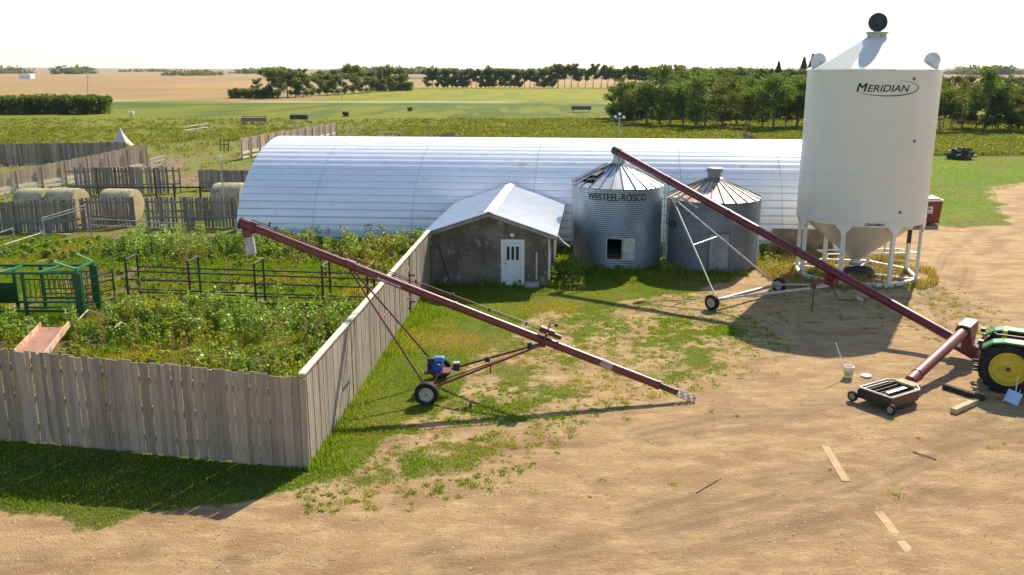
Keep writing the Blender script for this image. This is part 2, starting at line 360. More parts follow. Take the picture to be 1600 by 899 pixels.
at = N(t, 'ShaderNodeAttribute', attribute_name='cover'); af = N(t, 'ShaderNodeAttribute', attribute_name='field'); ak = N(t, 'ShaderNodeAttribute', attribute_name='rut')
wc = 'Object'
s1 = mixc(t, rng_map(t, noise(t, .35, 6, coord=wc), .35, .65), (.52, .345, .165), (.42, .27, .125))
s2 = mixc(t, rng_map(t, noise(t, 1.1, 8, (1, 2.6, 1), wc, .65), .46, .64), s1, (.60, .42, .215))
s3 = mixc(t, rng_map(t, noise(t, 9, 8, coord=wc, rough=.75), .54, .70), s2, (.33, .225, .125))
s4 = mixc(t, rng_map(t, noise(t, 38, 4, coord=wc, rough=.7), .60, .70), s3, (.72, .57, .37))
s4 = mixc(t, rng_map(t, noise(t, 24, 4, (1, 1.6, 1), coord=wc, rough=.7), .60, .68, 0, .6), s4, (.20, .14, .09))
s4 = mixc(t, rng_map(t, noise(t, .55, 6, (1, 1.8, 1), wc, .62), .48, .62, 0, .75), s4, (.34, .205, .10))
s4 = mixc(t, rng_map(t, noise(t, 3.3, 9, (.45, 2.2, 1), wc, .74), .56, .64, 0, .4), s4, (.28, .185, .10))
s5 = mixc(t, rng_map(t, ak.outputs['Fac'], .05, .8, 0, .75), s4, (.29, .19, .105))
# grass part
gcol = mixc(t, 1.0, af.outputs['Color'], rng_map(t, noise(t, 1.3, 6, coord=wc), .2, .8, .7, 1.3), 'MULTIPLY')
hf = mixc(t, rng_map(t, noise(t, 14, 8, coord=wc, rough=.75), .38, .62), (.42, .46, .42), (1.35, 1.3, 1.25)); gcol = mixc(t, 1.0, gcol, hf, 'MULTIPLY')
fn = noise(t, 4.2, 8, coord=wc, rough=.72)
add = N(t, 'ShaderNodeMath', operation='ADD'); t.links.new(at.outputs['Fac'], add.inputs[0]); t.links.new(rng_map(t, fn, .25, .75, -.48, .48), add.inputs[1])
gf = rng_map(t, add.outputs[0], .38, .62)
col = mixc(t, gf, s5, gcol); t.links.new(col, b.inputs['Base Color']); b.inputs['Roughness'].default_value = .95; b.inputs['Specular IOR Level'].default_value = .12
bp = N(t, 'ShaderNodeBump'); bp.inputs['Strength'].default_value = 1.; bp.inputs['Distance'].default_value = .07
hm = N(t, 'ShaderNodeMath', operation='ADD'); t.links.new(noise(t, 8, 8, (1, 1.4, 1), wc, .7), hm.inputs[0]); t.links.new(noise(t, 30, 5, coord=wc, rough=.7), hm.inputs[1])
t.links.new(hm.outputs[0], bp.inputs['Height']); t.links.new(bp.outputs[0], b.inputs['Normal'])
ground = npmesh('ground', verts, F_, m); tag(ground, kind='structure')
for nm, arr in (('cover', np.maximum(cov, (Y > 110)*1.0)), ('rut', trk)):
    a_ = ground.data.attributes.new(nm, 'FLOAT', 'POINT'); a_.data.foreach_set('value', arr.ravel().astype(np.float32))
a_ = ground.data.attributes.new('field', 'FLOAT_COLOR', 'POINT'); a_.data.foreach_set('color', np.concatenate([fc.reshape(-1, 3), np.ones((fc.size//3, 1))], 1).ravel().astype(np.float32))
ground.data.polygons.foreach_set('use_smooth', [True]*len(ground.data.polygons))

# ------------------------------------------------------------ board fences
def fence(name, label, p0, p1, h0, h1, side=1, mat=WOOD, bw=.15, gap=.012, rails=(.35, .85), cap=False, railmat=None, lean=0., holes=0., group=None, skipx=None, post=2.4, jag=.05, thick=.025, posts=True, zlow=0.):
    p0, p1 = Vector((p0[0], p0[1], 0)), Vector((p1[0], p1[1], 0)); d = (p1-p0); L = d.length; u = d/L; n = Vector((-u.y, u.x, 0))*side
    t_ = thing(name, label, 'fence', p0, math.atan2(u.y, u.x), group); rr_ = random.Random(int(abs(p0.x*31+p0.y*17)*10))
    mb = MB(); s_ = 0.
    while s_ < L:
        w_ = bw*rr_.uniform(.82, 1.18)
        if rr_.random() < .14: w_ *= .6
        if not (skipx and skipx[0] < s_ < skipx[1]) and rr_.random() > holes:
            h = h0+(h1-h0)*s_/L+rr_.uniform(-jag, jag*.6); c = p0+u*(s_+w_/2)+n*(rr_.uniform(-.012, .012))
            tl = rr_.gauss(0, .006)+lean; m_ = Matrix.Translation(c) @ Matrix.Rotation(math.atan2(u.y, u.x), 4, 'Z') @ Matrix.Rotation(tl, 4, 'Y') @ Matrix.Rotation(rr_.uniform(-.02, .02), 4, 'Z')
            z0 = rr_.uniform(-.02, .07)+zlow*h; mb.box((w_, thick, h-z0), m_, (0, 0, (h+z0)/2))
        s_ += w_+abs(rr_.gauss(gap, gap*.7))
    mb.build('board_panel', mat, t_)
    rm = railmat or mat
    for fr in rails:
        r_ = MB(); a = p0+n*.055+Vector((0, 0, h0*fr)); b_ = p1+n*.055+Vector((0, 0, h1*fr)); r_.bar(a, b_, .06, .13 if zlow == 0 else .24); r_.build('rail', rm, t_)
    if posts:
        k = max(1, int(L/post))
        for i in range(k+1):
            q = p0+u*(L*i/k)+n*.15; h = (h0+(h1-h0)*i/k)
            MB().tube(q, q+Vector((0, 0, h*.97)), .065, .055, 8).build('post', rm if rm is not WOODL else WOODD, t_)
    if cap:
        r_ = MB(); r_.bar(p0+Vector((0, 0, h0+.03))-u*.03, p1+Vector((0, 0, h1+.03)), .17, .045); r_.build('cap_rail', WOODL, t_)
    return t_
CF = Vector((-5.07, 20.12, 0)); SL = Vector((-3.72, 39.35, 0))
fence('board_fence', 'weathered grey board fence in the left foreground, casting a wide shadow on grass', (-15.5, 22.35), (CF.x-.06, CF.y), 2.62, 2.42, side=1, gap=.008, bw=.145, rails=(.2, .5, .82))
f2 = fence('board_fence', 'long board fence with pale top cap running back to the small brown shed', (CF.x+.02, CF.y+.05), (SL.x-.03, SL.y-.06), 2.45, 2.5, side=1, cap=True, gap=.006, rails=(.25, .75), skipx=(13.9, 14.45), bw=.14, mat=M('sunlit grey boards', (.23, .185, .135), .9, c2=(.36, .30, .225), scale=3, stretch=(3, 3, .4), lo=.3, hi=.7, isl=.14, bump=.6, bscale=9, bstretch=(5, 5, .5), c3=(.15, .13, .11), s3=3.5, lo3=.57, hi3=.7, spec=.2))

def fpx(label, a, b, ya, yb, **k):
    p0 = G(*a); p1 = G(*b); h0 = AT(a[0], ya, p0.y).z; h1 = AT(b[0], yb, p1.y).z
    return fence('board_fence', label, p0, p1, h0, h1, **k)
GP = 'board fences of the cattle pens'
fpx('long pale board fence with white lower rails in the far left cattle pens', (-60, 316), (230, 270), 284, 226, side=-1, railmat=WOODL, rails=(.1, .3), zlow=.30, group=GP, bw=.22)
fpx('dark board fence standing behind the round bales with missing boards', (106, 306), (282, 302), 262, 261, mat=WOODD, holes=.12, gap=.04, group=GP, bw=.2)
fpx('farthest dark board fence at the left edge of the pens', (-60, 262), (196, 250), 226, 222, mat=WOODD, gap=.01, group=GP, bw=.2)
fpx('short dark board fence beside the left end of the arched steel shed', (312, 297), (392, 296), 265, 266, mat=WOODD, group=GP, bw=.2)
fpx('pale board fence with white rails rising behind the left end of the arched shed', (377, 251), (525, 216), 216, 192, side=-1, railmat=WOODL, rails=(.12, .33), zlow=.35, group=GP, bw=.3)
fpx('low board fence in front of the pair of round bales', (-60, 368), (122, 362), 318, 311, mat=WOODD, gap=.02, group=GP, side=-1)
fpx('gappy board fence in front of the single middle round bale', (131, 356), (213, 354), 309, 308, mat=WOODD, gap=.05, holes=.06, group=GP, side=-1)
fpx('gappy dark board fence in front of the bale beside the arched shed', (233, 357), (372, 356), 308, 309, mat=WOODD, gap=.06, holes=.05, group=GP, side=-1)
fpx('pale tilted board fence end peeking over the arched shed roof', (668, 222), (709, 219), 214, 206, group=GP, bw=.3)
fpx('low dark board fence seen just above the arched shed roof', (848, 226), (1118, 226), 215, 218, mat=WOODD, group=GP, bw=.3, gap=.02)
fpx('dark leaning board panel behind the arched shed near the bin', (1160, 224), (1192, 226), 207, 221, mat=WOODD, group=GP, bw=.3)

# ------------------------------------------------------------ arched steel shed (quonset)
ax = Vector((1, -.095, 0)).normalized(); pr_ = Vector((-ax.y, ax.x, 0)); QO = Vector((0, 48.45, 0))+pr_*5.4
Q = thing('arched_shed', 'long white corrugated steel arched shed across the middle of the yard', 'shed', QO, math.atan2(ax.y, ax.x))
qx0, qx1 = -15.82, 18.0; HW, HH = 5.4, 5.5
def qprof():
    out = []; n = 40
    for i in range(n):
        for f_, dz in ((0, 0), (.07, .045), (.16, .055), (.5, .065), (.90, .055), (.96, 0)):
            th = math.pi*(i+f_)/n; y = -HW*math.cos(th); z = HH*math.sin(th)**.92
            nr = Vector((0, -math.cos(th)/HW, math.sin(th)/HH)).normalized(); out.append((y+nr.y*dz, max(0, z+nr.z*dz)))
    out.append((HW, 0)); return out
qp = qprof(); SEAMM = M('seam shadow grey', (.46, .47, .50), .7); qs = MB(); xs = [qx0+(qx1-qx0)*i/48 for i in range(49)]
def qsh(x, z): return x+.85*(z/HH)**2*max(0, 1-(x-qx0)/24)
vs_ = [(qsh(x, z), y, z) for x in xs for y, z in qp]; k = len(qp)
qs.add(vs_, [(i*k+j, (i+1)*k+j, (i+1)*k+j+1, i*k+j+1) for i in range(48) for j in range(k-1)])
qs.build('arch_shell', GALV, Q, world=False, smooth=False)
for fx in (.132, .30, .50, .74, .90):
    x = qx0+(qx1-qx0)*fx; sm = MB(); vv = []
    for w_ in (-.012, .012):
        for y, z in qp: vv.append((qsh(x, z)+w_, y*1.004, z*1.004+.01))
    sm.add(vv, [(j, j+1, k+j+1, k+j) for j in range(k-1)]); sm.build('sheet_seam', SEAMM, Q, world=False)
for x, nm in ((qx0, 'end_wall'), (qx1, 'end_wall')):
    e = MB(); ctr = [(qsh(x, z), y*.995, z*.995) for y, z in qp[::5]]
    e.add([(p[0]+(.25 if x < 0 else -.25), p[1], p[2]) for p in ctr]+[(p[0]+(.31 if x < 0 else -.31), p[1], p[2]) for p in ctr], [tuple(range(len(ctr))), tuple(range(len(ctr), 2*len(ctr)))])
    e.build(nm, WHITEP, Q, world=False)
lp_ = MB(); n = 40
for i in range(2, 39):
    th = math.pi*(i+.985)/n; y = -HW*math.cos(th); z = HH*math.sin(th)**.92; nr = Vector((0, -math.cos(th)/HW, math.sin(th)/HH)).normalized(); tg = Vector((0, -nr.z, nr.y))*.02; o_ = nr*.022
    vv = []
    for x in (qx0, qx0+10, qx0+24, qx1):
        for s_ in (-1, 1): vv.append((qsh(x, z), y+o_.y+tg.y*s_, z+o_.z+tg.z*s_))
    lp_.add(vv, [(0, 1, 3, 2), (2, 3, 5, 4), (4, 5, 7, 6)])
lp_.build('lap_shade_lines', M('lap groove shade', (.46, .48, .51), .7), Q, world=False)  # grey strips along the laps paint in the shade of the rib grooves
ft = MB().bx(qx0+.1, qx1-.6, -HW-.10, -HW+.12, -.05, .38); ft.build('foundation', CONC, Q, world=False)
pp = MB(); pp.bx(14.1, 17.3, -HW-.14, -HW-.09, 0, 1.25); pp.build('plywood_patch', BRICKB, Q, world=False)

# ------------------------------------------------------------ small shed
FL = Vector((-3.70, 39.62, 0)); u_ = ax.copy(); v_ = pr_.copy(); SW = 5.42; SLN = 9.4; EZ = 2.42; RZ = 3.33
S = thing('small_shed', 'small brown peeling shed with pale metal gable roof and white door', 'shed', FL, math.atan2(u_.y, u_.x))
mb = MB(); prof = [(0, 0), (SW, 0), (SW, EZ), (SW/2, RZ), (0, EZ)]
D0, D1, DZ = 3.28, 4.22, 2.06
# front wall around the door opening, side walls, back wall as thick slabs
mb.add([(x, 0, z) for x, z in [(0, 0), (D0, 0), (D0, DZ), (D1, DZ), (D1, 0), (SW, 0), (SW, EZ), (SW/2, RZ), (0, EZ)]], [(0, 1, 2, 8), (4, 5, 6, 3), (2, 3, 6, 7, 8)])
mb.add([(x, SLN, z) for x, z in prof], [(0, 1, 2, 3, 4)])
mb.bx(0, .12, .001, SLN-.001, 0, EZ); mb.bx(SW-.12, SW, .001, SLN-.001, 0, EZ)
mb.build('wall', SHEDW, S, world=False)
rf = MB(); ov = .34; sl_ = (RZ-EZ)/(SW/2)
for sgn in (0, 1):
    nrib = 40
    for i in range(nrib):
        y0 = -.35+(SLN+.5)*i/nrib; y1 = y0+(SLN+.5)/nrib; ym = y0+(y1-y0)*.12
        def pt(xx, y, up):
            z = RZ+.06-sl_*abs(xx-SW/2)+up; return (xx, y, z)
        xa, xb = (SW/2, -ov) if sgn == 0 else (SW/2, SW+ov)
        rf.add([pt(xa, y0, 0), pt(xb, y0, 0), pt(xb, y0+.04, .035), pt(xa, y0+.04, .035), pt(xb, ym+.05, 0), pt(xa, ym+.05, 0), pt(xb, y1, 0), pt(xa, y1, 0)], [(0, 1, 2, 3), (3, 2, 4, 5), (5, 4, 6, 7)])
rr1 = rf.build('roof', SHEDROOF, S, world=False)
rc = MB()
for sg in (-1, 1): rc.add([(SW/2, -.37, RZ+.13), (SW/2+sg*.24, -.37, RZ+.13-.24*sl_), (SW/2+sg*.24, SLN+.16, RZ+.13-.24*sl_), (SW/2, SLN+.16, RZ+.13)], [(0, 1, 2, 3)])
rc.build('ridge_cap', SHEDROOF, rr1, world=False)
fb = MB()
for sg in (-1, 1):
    a = Vector((SW/2, -.33, RZ-.05)); b_ = Vector((SW/2+sg*(SW/2+ov-.02), -.33, RZ-.05-sl_*(SW/2+ov))); fb.bar(a, b_, .03, .14)
    a2 = Vector((SW/2+sg*(SW/2+ov-.03), -.3, b_.z)); fb.bar(a2, a2+Vector((0, SLN+.4, 0)), .03, .13)
fb.build('fascia_board', WOODD, S, world=False)
dm = M('door white paint', (.70, .72, .74), .45, c2=(.56, .57, .57), scale=3, lo=.55, hi=.75)
dr = MB().bx(D0+.07, D1-.07, .03, .08, .04, DZ-.07); dro = dr.build('door', dm, S, world=False)
fr = MB(); fr.bx(D0-.06, D0+.07, -.04, .10, 0, DZ+.07); fr.bx(D1-.07, D1+.06, -.04, .10, 0, DZ+.07); fr.bx(D0+.071, D1-.071, -.038, .10, DZ-.07, DZ+.07); fr.bx(D0+.071, D1-.071, -.06, .08, 0, .04)
fr.build('frame', WHITEP, dro, world=False)
for i in range(3):
    xc = D0+.26+i*.21; gl = MB(); pts = [(xc-.065, 1.18), (xc+.065, 1.18)]+[(xc+.065*math.cos(a), 1.74+.065*math.sin(a)) for a in [j*math.pi/6 for j in range(7)]]
    gl.add([(x, .022, z) for x, z in pts]+[(x, .04, z) for x, z in pts], [tuple(range(len(pts)))]+[(j, (j+1) % len(pts), len(pts)+(j+1) % len(pts), len(pts)+j) for j in range(len(pts))]); gl.build('pane', GLASS, dro, world=False)
MB().tube((D0+.17, .03, 1.0), (D0+.17, -.05, 1.0), .035).tube((D0+.17, .03, 1.18), (D0+.17, .0, 1.18), .03).build('handle', STEEL, dro, world=False)
lm = MB(); lm.lathe([(.02, 0), (.09, 0), (.10, .03), (.085, .09), (.03, .13)], 16, axm((D0+.45, 0, DZ+.27), (0, -1, 0)), capt=True); lm.build('wall_lamp', WHITEP, S, world=False, smooth=True)
MB().bx(D1+.12, D1+.75, -.45, -.02, 0, .22).build('step', CONC, S, world=False, bevel=.02)
tr = MB(); tr.bx(SW-.62, SW-.55, -.03, -.004, .3, 1.55); tr.bx(SW-.07, SW+.025, -.025, .05, .3, EZ-.08); tr.build('corner_trim', WOODL, S, world=False)
MB().path([(SW+ov-.02, .5, EZ-.15), (SW+.55, .35, EZ-.4), (SW+.9, .2, EZ-.62)], .035).build('downspout', WHITEP, S, world=False)
pl = MB(); pl.bar((.35, -.12, 1.9), (.95, -.35, 0), .06, .03); tag(pl.build('plank', TIMBERD), 'dark narrow plank leaning against the brown shed wall near the fence corner', 'plank').matrix_basis = S.matrix_basis

# ------------------------------------------------------------ corrugated grain bins
def corr(r, z0, z1, pitch=.1, amp=.012):
    out = []; z = z0
    while z < z1-.001:
        out += [(r-amp, z), (r+amp*.7, z+pitch*.25), (r+amp, z+pitch*.5), (r+amp*.7, z+pitch*.75)]; z += pitch
    return out+[(r-amp, z1)]
def rad(c, r, a, z): return Vector((c[0]+r*math.sin(a), c[1]-r*math.cos(a), z))
def bin_roof(mb, ribs, c, r, ze, za, rt, nsec, hole=None):
    m_ = Matrix.Translation((c[0], c[1], 0))
    prof = [(r+.10-(r+.10-rt)*k_/6, ze+(za-ze)*k_/6) for k_ in range(7)]
    mb.lathe(prof, nsec, m_, skip=hole)
    for i in range(nsec):
        a = 2*math.pi*i/nsec; p = rad(c, r+.11, a, ze+.015); q = rad(c, rt, a, za+.015); ribs.bar(p, q, .035, .05)
c1 = (5.34, 44.4); r1 = 2.2; av1 = math.atan2(-c1[0], c1[1])
B1 = thing('grain_bin', 'bluish corrugated grain bin with silver cone roof and open hatch beside the shed', 'grain bin', (c1[0], c1[1], 0))
nseg = 96; cz = corr(r1, .05, 4.0); oa0, oa1 = av1-R(13), av1+R(7); oz0, oz1 = .55, 1.62
def sk1(i, q):
    a = 2*math.pi*(i+.5)/nseg; a = a-2*math.pi if a > math.pi else a; z = cz[q][1]; return oa0 < a < oa1 and oz0 < z < oz1
MB().lathe(cz, nseg, Matrix.Translation((c1[0], c1[1], 0)), skip=sk1).build('wall', BIN1, B1, smooth=True)
rm_, rb_ = MB(), MB(); hs = int(((av1-R(42)) % (2*math.pi))/(2*math.pi)*24)
bin_roof(rm_, rb_, c1, r1, 4.0, 5.0, .36, 24, hole=lambda i, q: i in (hs, hs-1) and q in (1, 2) or (i == hs and q == 3))
ro = rm_.build('roof', ROOF1, B1); rb_.build('ribs', RIBM, ro)
MB().lathe([(.36, 4.96), (.36, 5.12), (.30, 5.2), (.30, 5.42), (.20, 5.5)], 20, Matrix.Translation((c1[0], c1[1], 0)), capt=True).build('roof_cap', STEEL, B1, smooth=True)
hd = MB(); a = av1-R(52); hd.bar(rad(c1, 1.5, a, 4.5), rad(c1, 1.0, a-.1, 4.72), .35, .02); hd.build('hatch_lid', RIBM, B1)
v1, f1 = text2d('WESTEEL-ROSCO', 1, 0, .02); tx = MB(); cyltext(tx, v1, f1, c1, r1+.022, av1-R(1.5), 3.42, 3.05, .36); tx.build('lettering', INKF, B1)
# door frame, open door leaf
dfm = MB()
for a in (oa0, oa1):
    dfm.bar(rad(c1, r1+.02, a, oz0-.05), rad(c1, r1+.02, a, oz1+.05), .06, .08)
for z in (oz0, oz1): dfm.bar(rad(c1, r1+.01, oa0, z), rad(c1, r1+.01, oa1, z), .06, .08)
dfm.build('door_frame', STEEL, B1)
dl = MB(); p = rad(c1, r1+.06, oa1+.02, 0); q = rad(c1, r1+.07, oa1+R(16), 0); dl.bar(p+Vector((0, 0, 1.08)), q+Vector((0, 0, 1.08)), .03, 1.1); dl.build('door', M('dented door leaf', (.48, .51, .52), .45, .4, c2=(.36, .38, .39), scale=4), B1)
MB().lathe([(.001, 0), (r1-.15, .0), (r1-.15, .75), (.001, .9)], 32, Matrix.Translation((c1[0], c1[1], .05))).build('shade_dark_fill', DARK, B1)  # near-black fill behind the opening; the interior shade is put into its colour
ld = MB(); al = av1-R(74)
for da in (-.07, .07): ld.path([rad(c1, r1+.12, al+da, .9), rad(c1, r1+.12, al+da, 4.25), rad(c1, r1-.1, al+da, 4.3), rad(c1, .6, al+da*2.5, 5.05)], .018, 6)
for z in np.arange(1.0, 4.3, .3): ld.tube(rad(c1, r1+.12, al-.07, z), rad(c1, r1+.12, al+.07, z), .012, n=6)
for q in np.arange(.1, .95, .14): ld.tube(rad(c1, r1-.1-(r1-.7)*q, al-.07-.1*q, 4.3+.75*q), rad(c1, r1-.1-(r1-.7)*q, al+.07+.1*q, 4.3+.75*q), .012, n=6)
ld.build('ladder', STEEL, B1)
hp = MB()
for k_, zz in enumerate((4.15, 4.45)):
    hp.path([rad(c1, r1+.15, al+da, zz) for da in np.linspace(-.05, .95, 8)], .014, 6)
for da in np.linspace(-.05, .95, 5): hp.tube(rad(c1, r1+.15, al+da, 3.95), rad(c1, r1+.15, al+da, 4.45), .012, n=6)
hp.build('hand_rail', STEEL, B1)

c2 = (10.02, 43.9); r2 = 2.27; av2 = math.atan2(-c2[0], c2[1])
B2 = thing('grain_bin', 'dark dull grain bin with rust stained roof beside the tall cream bin', 'grain bin', (c2[0], c2[1], 0))
MB().lathe(corr(r2, .05, 3.42, .09, .011), 96, Matrix.Translation((c2[0], c2[1], 0))).build('wall', BIN2, B2, smooth=True)
rm_, rb_ = MB(), MB(); bin_roof(rm_, rb_, c2, r2, 3.42, 4.30, .42, 24)
ro = rm_.build('roof', ROOF2, B2); rb_.build('ribs', RIBM, ro)
cp = MB(); cp.lathe([(.44, 4.26), (.44, 4.36), (.33, 4.4), (.33, 4.62), (.40, 4.64), (.40, 4.84), (.30, 4.86)], 10, Matrix.Translation((c2[0], c2[1], 0)), capt=True); cp.build('roof_vent', BIN2, B2)
v1, f1 = text2d('BUTLER', 1, 0, .02); tx = MB(); cyltext(tx, v1, f1, c2, r2+.022, av2-R(67), 2.02, 1.75, .33); tx.build('lettering', INKF, B2)
da = av2+R(10); dd = MB(); m_ = axm(rad(c2, r2+.03, da, 1.02), (math.sin(da), -math.cos(da), 0), (0, 0, 1)); dd.box((1.85, .92, .06), m_)
dr2 = dd.build('door', M('grey door steel', (.22, .24, .26), .5, .5, c2=(.30, .31, .32), scale=2), B2, bevel=.01)
MB().box((1.95, .05, .05), m_, (0, .5, 0)).box((1.95, .05, .05), m_, (0, -.5, 0)).box((.05, 1.0, .05), m_, (1.0, 0, 0)).build('frame', RIBM, dr2)
MB().tube(rad(c2, r2+.05, av2+R(80), .3), rad(c2, r2+.05, av2+R(80), 3.5), .035).build('downpipe', WHITEP, B2)
pw = thing('bin_ladder', 'narrow white ladder standing between the two corrugated grain bins', 'ladder', (7.62, 43.3, 0))
for sx_ in (-.08, .1): MB().tube((7.62+sx_, 43.3, 0), (7.62+sx_, 43.5, 4.05), .02).build('side_rail', PIPEW, pw)
rg = MB()
for z in np.arange(.2, 4, .26): rg.tube((7.54, 43.3+.05*z, z), (7.72, 43.3+.05*z, z), .016)
rg.build('rung', PIPEW, pw)

# ------------------------------------------------------------ tall cream hopper bin
c3 = (16.43, 41.45); r3 = 2.86; av3 = math.atan2(-c3[0], c3[1]); T3 = Matrix.Translation((c3[0], c3[1], 0)); ZB, ZE, ZT = 2.78, 9.55, 11.0
HB = thing('hopper_bin', 'tall smooth cream hopper bin on legs with a black open top lid', 'hopper bin', (c3[0], c3[1], 0))
MB().lathe([(r3-.03, ZB-.02), (r3, ZB), (r3, ZB+.22), (r3+.012, ZB+.23), (r3+.012, ZB+.27), (r3, ZB+.28), (r3, ZB+.31)]+[(r3+dr_, zz_+dz_) for zz_ in (5.05, 7.30) for dr_, dz_ in ((0, -.04), (0, -.02), (.006, -.012), (.006, .012), (0, .02), (0, .04))]+[(r3, ZE-.06), (r3, ZE-.02), (r3+.02, ZE)], 96, T3).build('shell', CREAM, HB, smooth=True)
MB().lathe([(r3+.07, ZE-.03), (r3+.09, ZE), (r3+.02, ZE+.05), (.40, ZT), (.40, ZT+.02)], 10, T3, a0=av3+R(17)).build('roof', CREAM, HB)
MB().lathe([(.40, ZT-.02), (.42, ZT+.0), (.42, ZT+.12), (.50, ZT+.13), (.50, ZT+.2), (.40, ZT+.21)], 28, T3, capt=True).build('roof_collar', STEEL, HB, smooth=True)
la = av3; nrm = Vector((math.sin(la+.2), -math.cos(la+.2), .12)); mb = MB(); mb.lathe([(.001, -.08), (.2, -.08), (.36, -.05), (.42, 0), (.42, .035), (.40, .035), (.001, .01)], 28, axm((c3[0]+.03, c3[1]+.1, ZT+.62), nrm)); mb.build('top_lid', BLACK, HB, smooth=True)
MB().tube((c3[0], c3[1]+.15, ZT+.2), (c3[0]+.02, c3[1]+.15, ZT+.5), .03).build('lid_hinge', STEEL, HB)
for sgn, aa in ((-1, av3-R(76)), (1, av3+R(74))):
    rr0 = r3-.42; p = rad(c3, rr0, aa, ZE+.40); nv = Vector((math.sin(av3+.25*sgn), -math.cos(av3+.25*sgn), .1))
    lid = MB(); lid.lathe([(.001, -.03), (.30, -.03), (.35, 0), (.35, .04), (.30, .05), (.001, .05)], 26, axm(p, nv)); lid.build('hatch_lid', CREAML, HB, smooth=True)
    MB().tube(rad(c3, rr0+.05, aa, ZE+.1), rad(c3, rr0+.05, aa, ZE+.34), .26, n=20).build('hatch_neck', CREAML, HB)
hz0 = .78
MB().lathe([(.22, hz0-.25), (.22, hz0), (r3-.14, ZB+.02)], 64, T3).build('hopper_cone', CREAM, HB, smooth=True)
MB().lathe([(.24, hz0-.30), (.30, hz0-.28), (.30, hz0-.18), (.24, hz0-.16)], 20, T3, capb=True).build('discharge_gate', STEEL, HB)
lang = [av3+R(-12.4+45*k_) for k_ in range(8)]
for a in lang:
    mb = MB(); p = rad(c3, r3-.12, a, .15); q = rad(c3, r3-.12, a, ZB); td = Vector((math.cos(a), math.sin(a), 0)); nd = Vector((math.sin(a), -math.cos(a), 0))
    mb.bar(p, q, .17, .14, nd)
    m_ = axm(rad(c3, r3-.05, a, 0), nd, td)     # local x tangent, y = nd x td -> up/down
    up = 1 if (m_.to_3x3() @ Vector((0, 1, 0))).z > 0 else -1
    poly = [(-.08, up*(ZB-.42)), (.08, up*(ZB-.42)), (.12, up*(ZB-.28)), (.34, up*(ZB-.07)), (.34, up*(ZB+.02)), (-.34, up*(ZB+.02)), (-.34, up*(ZB-.07)), (-.12, up*(ZB-.28))]
    mb.prism(poly, -.03, .045, m_)
    mb.bar(p-Vector((0, 0, .02)), p+Vector((0, 0, .06)), .3, .26, nd); mb.build('leg', CREAML, HB)
sk_ = MB()
for a, b_ in zip(lang, lang[1:]+lang[:1]): sk_.bar(rad(c3, r3-.04, a, .12), rad(c3, r3-.04, b_, .12), .14, .16)
for sg in (-1.3, 1.3):
    a = Vector((c3[0]+sg-1.5, c3[1]-2.3, .1)); 
sk_.bar(rad(c3, r3-.04, lang[0], .12)+Vector((0, 0, -.01)), rad(c3, r3-.04, lang[4], .11), .12, .12); sk_.bar(rad(c3, r3-.04, lang[2], .105), rad(c3, r3-.04, lang[6], .105), .12, .12)
sk_.build('base_skid', WHITEP, HB)
# lettering and marks
lt = MB(); vM, fM = text2d('M', 1, .22, 0); vE, fE = text2d('ERIDIAN', 1, .22, .012)
am = av3+R(11); rt_ = r3+.012
[cyltext(lt, vM, fM, c3, rt_+.001*q_, am-R(18.8)+q_*.005, 8.64, .42, .36) for q_ in (-1, 0, 1)]; cyltext(lt, vE, fE, c3, rt_, am+R(3.0), 8.64, 1.74, .29)
def ell(mb, a0, a1, w0, w1, A, Bz, zc, ac, n=40):
    vv, ff = [], []
    for i in range(n+1):
        q = a0+(a1-a0)*i/n; ww = w0+(w1-w0)*math.sin(math.pi*i/n)
        for s_ in (-1, 1):
            x = (A+s_*ww*.5)*math.cos(q); z = (Bz+s_*ww*.5)*math.sin(q); a = ac+x/rt_; vv.append((c3[0]+rt_*math.sin(a), c3[1]-rt_*math.cos(a), zc+z))
        if i: ff.append((2*i-2, 2*i-1, 2*i+1, 2*i))
    mb.add(vv, ff)
ell(lt, R(-150), R(72), .006, .05, 1.36, .33, 8.80, am+R(2)); lt.build('lettering', INK, HB)
vg, fg = text2d('GrainMax'.upper(), 1, 0, .02); lg = MB(); cyltext(lg, vg, fg, c3, r3+.015, av3+R(13.5), ZB+.06, .86, .13); lg.build('lettering', INK, HB)
for a, z in ((av3+R(35), 9.18), (av3+R(42), 6.55), (av3+R(35), 3.45)):
    mb = MB(); mb.lathe([(.001, .03), (.07, .03), (.075, 0)], 14, axm(rad(c3, r3-.005, a, z), (math.sin(a), -math.cos(a), 0))); mb.build('sight_port', RIBM, HB, smooth=True)
MB().bar(rad(c3, r3-.1, lang[1]+.33, 2.0), rad(c3, r3-.1, lang[1]+.33, 2.6), .12, .15).build('control_box', BLACK, HB)
ldr = MB(); a = av3+R(150)
for da in (-.07, .07): ldr.tube(rad(c3, r3+.15, a+da, .3), rad(c3, r3+.15, a+da, ZE+.2), .02)
for z in np.arange(.5, 9.6, .3): ldr.tube(rad(c3, r3+.15, a-.07, z), rad(c3, r3+.15, a+.07, z), .013, n=6)
ldr.build('ladder', STEEL, HB)
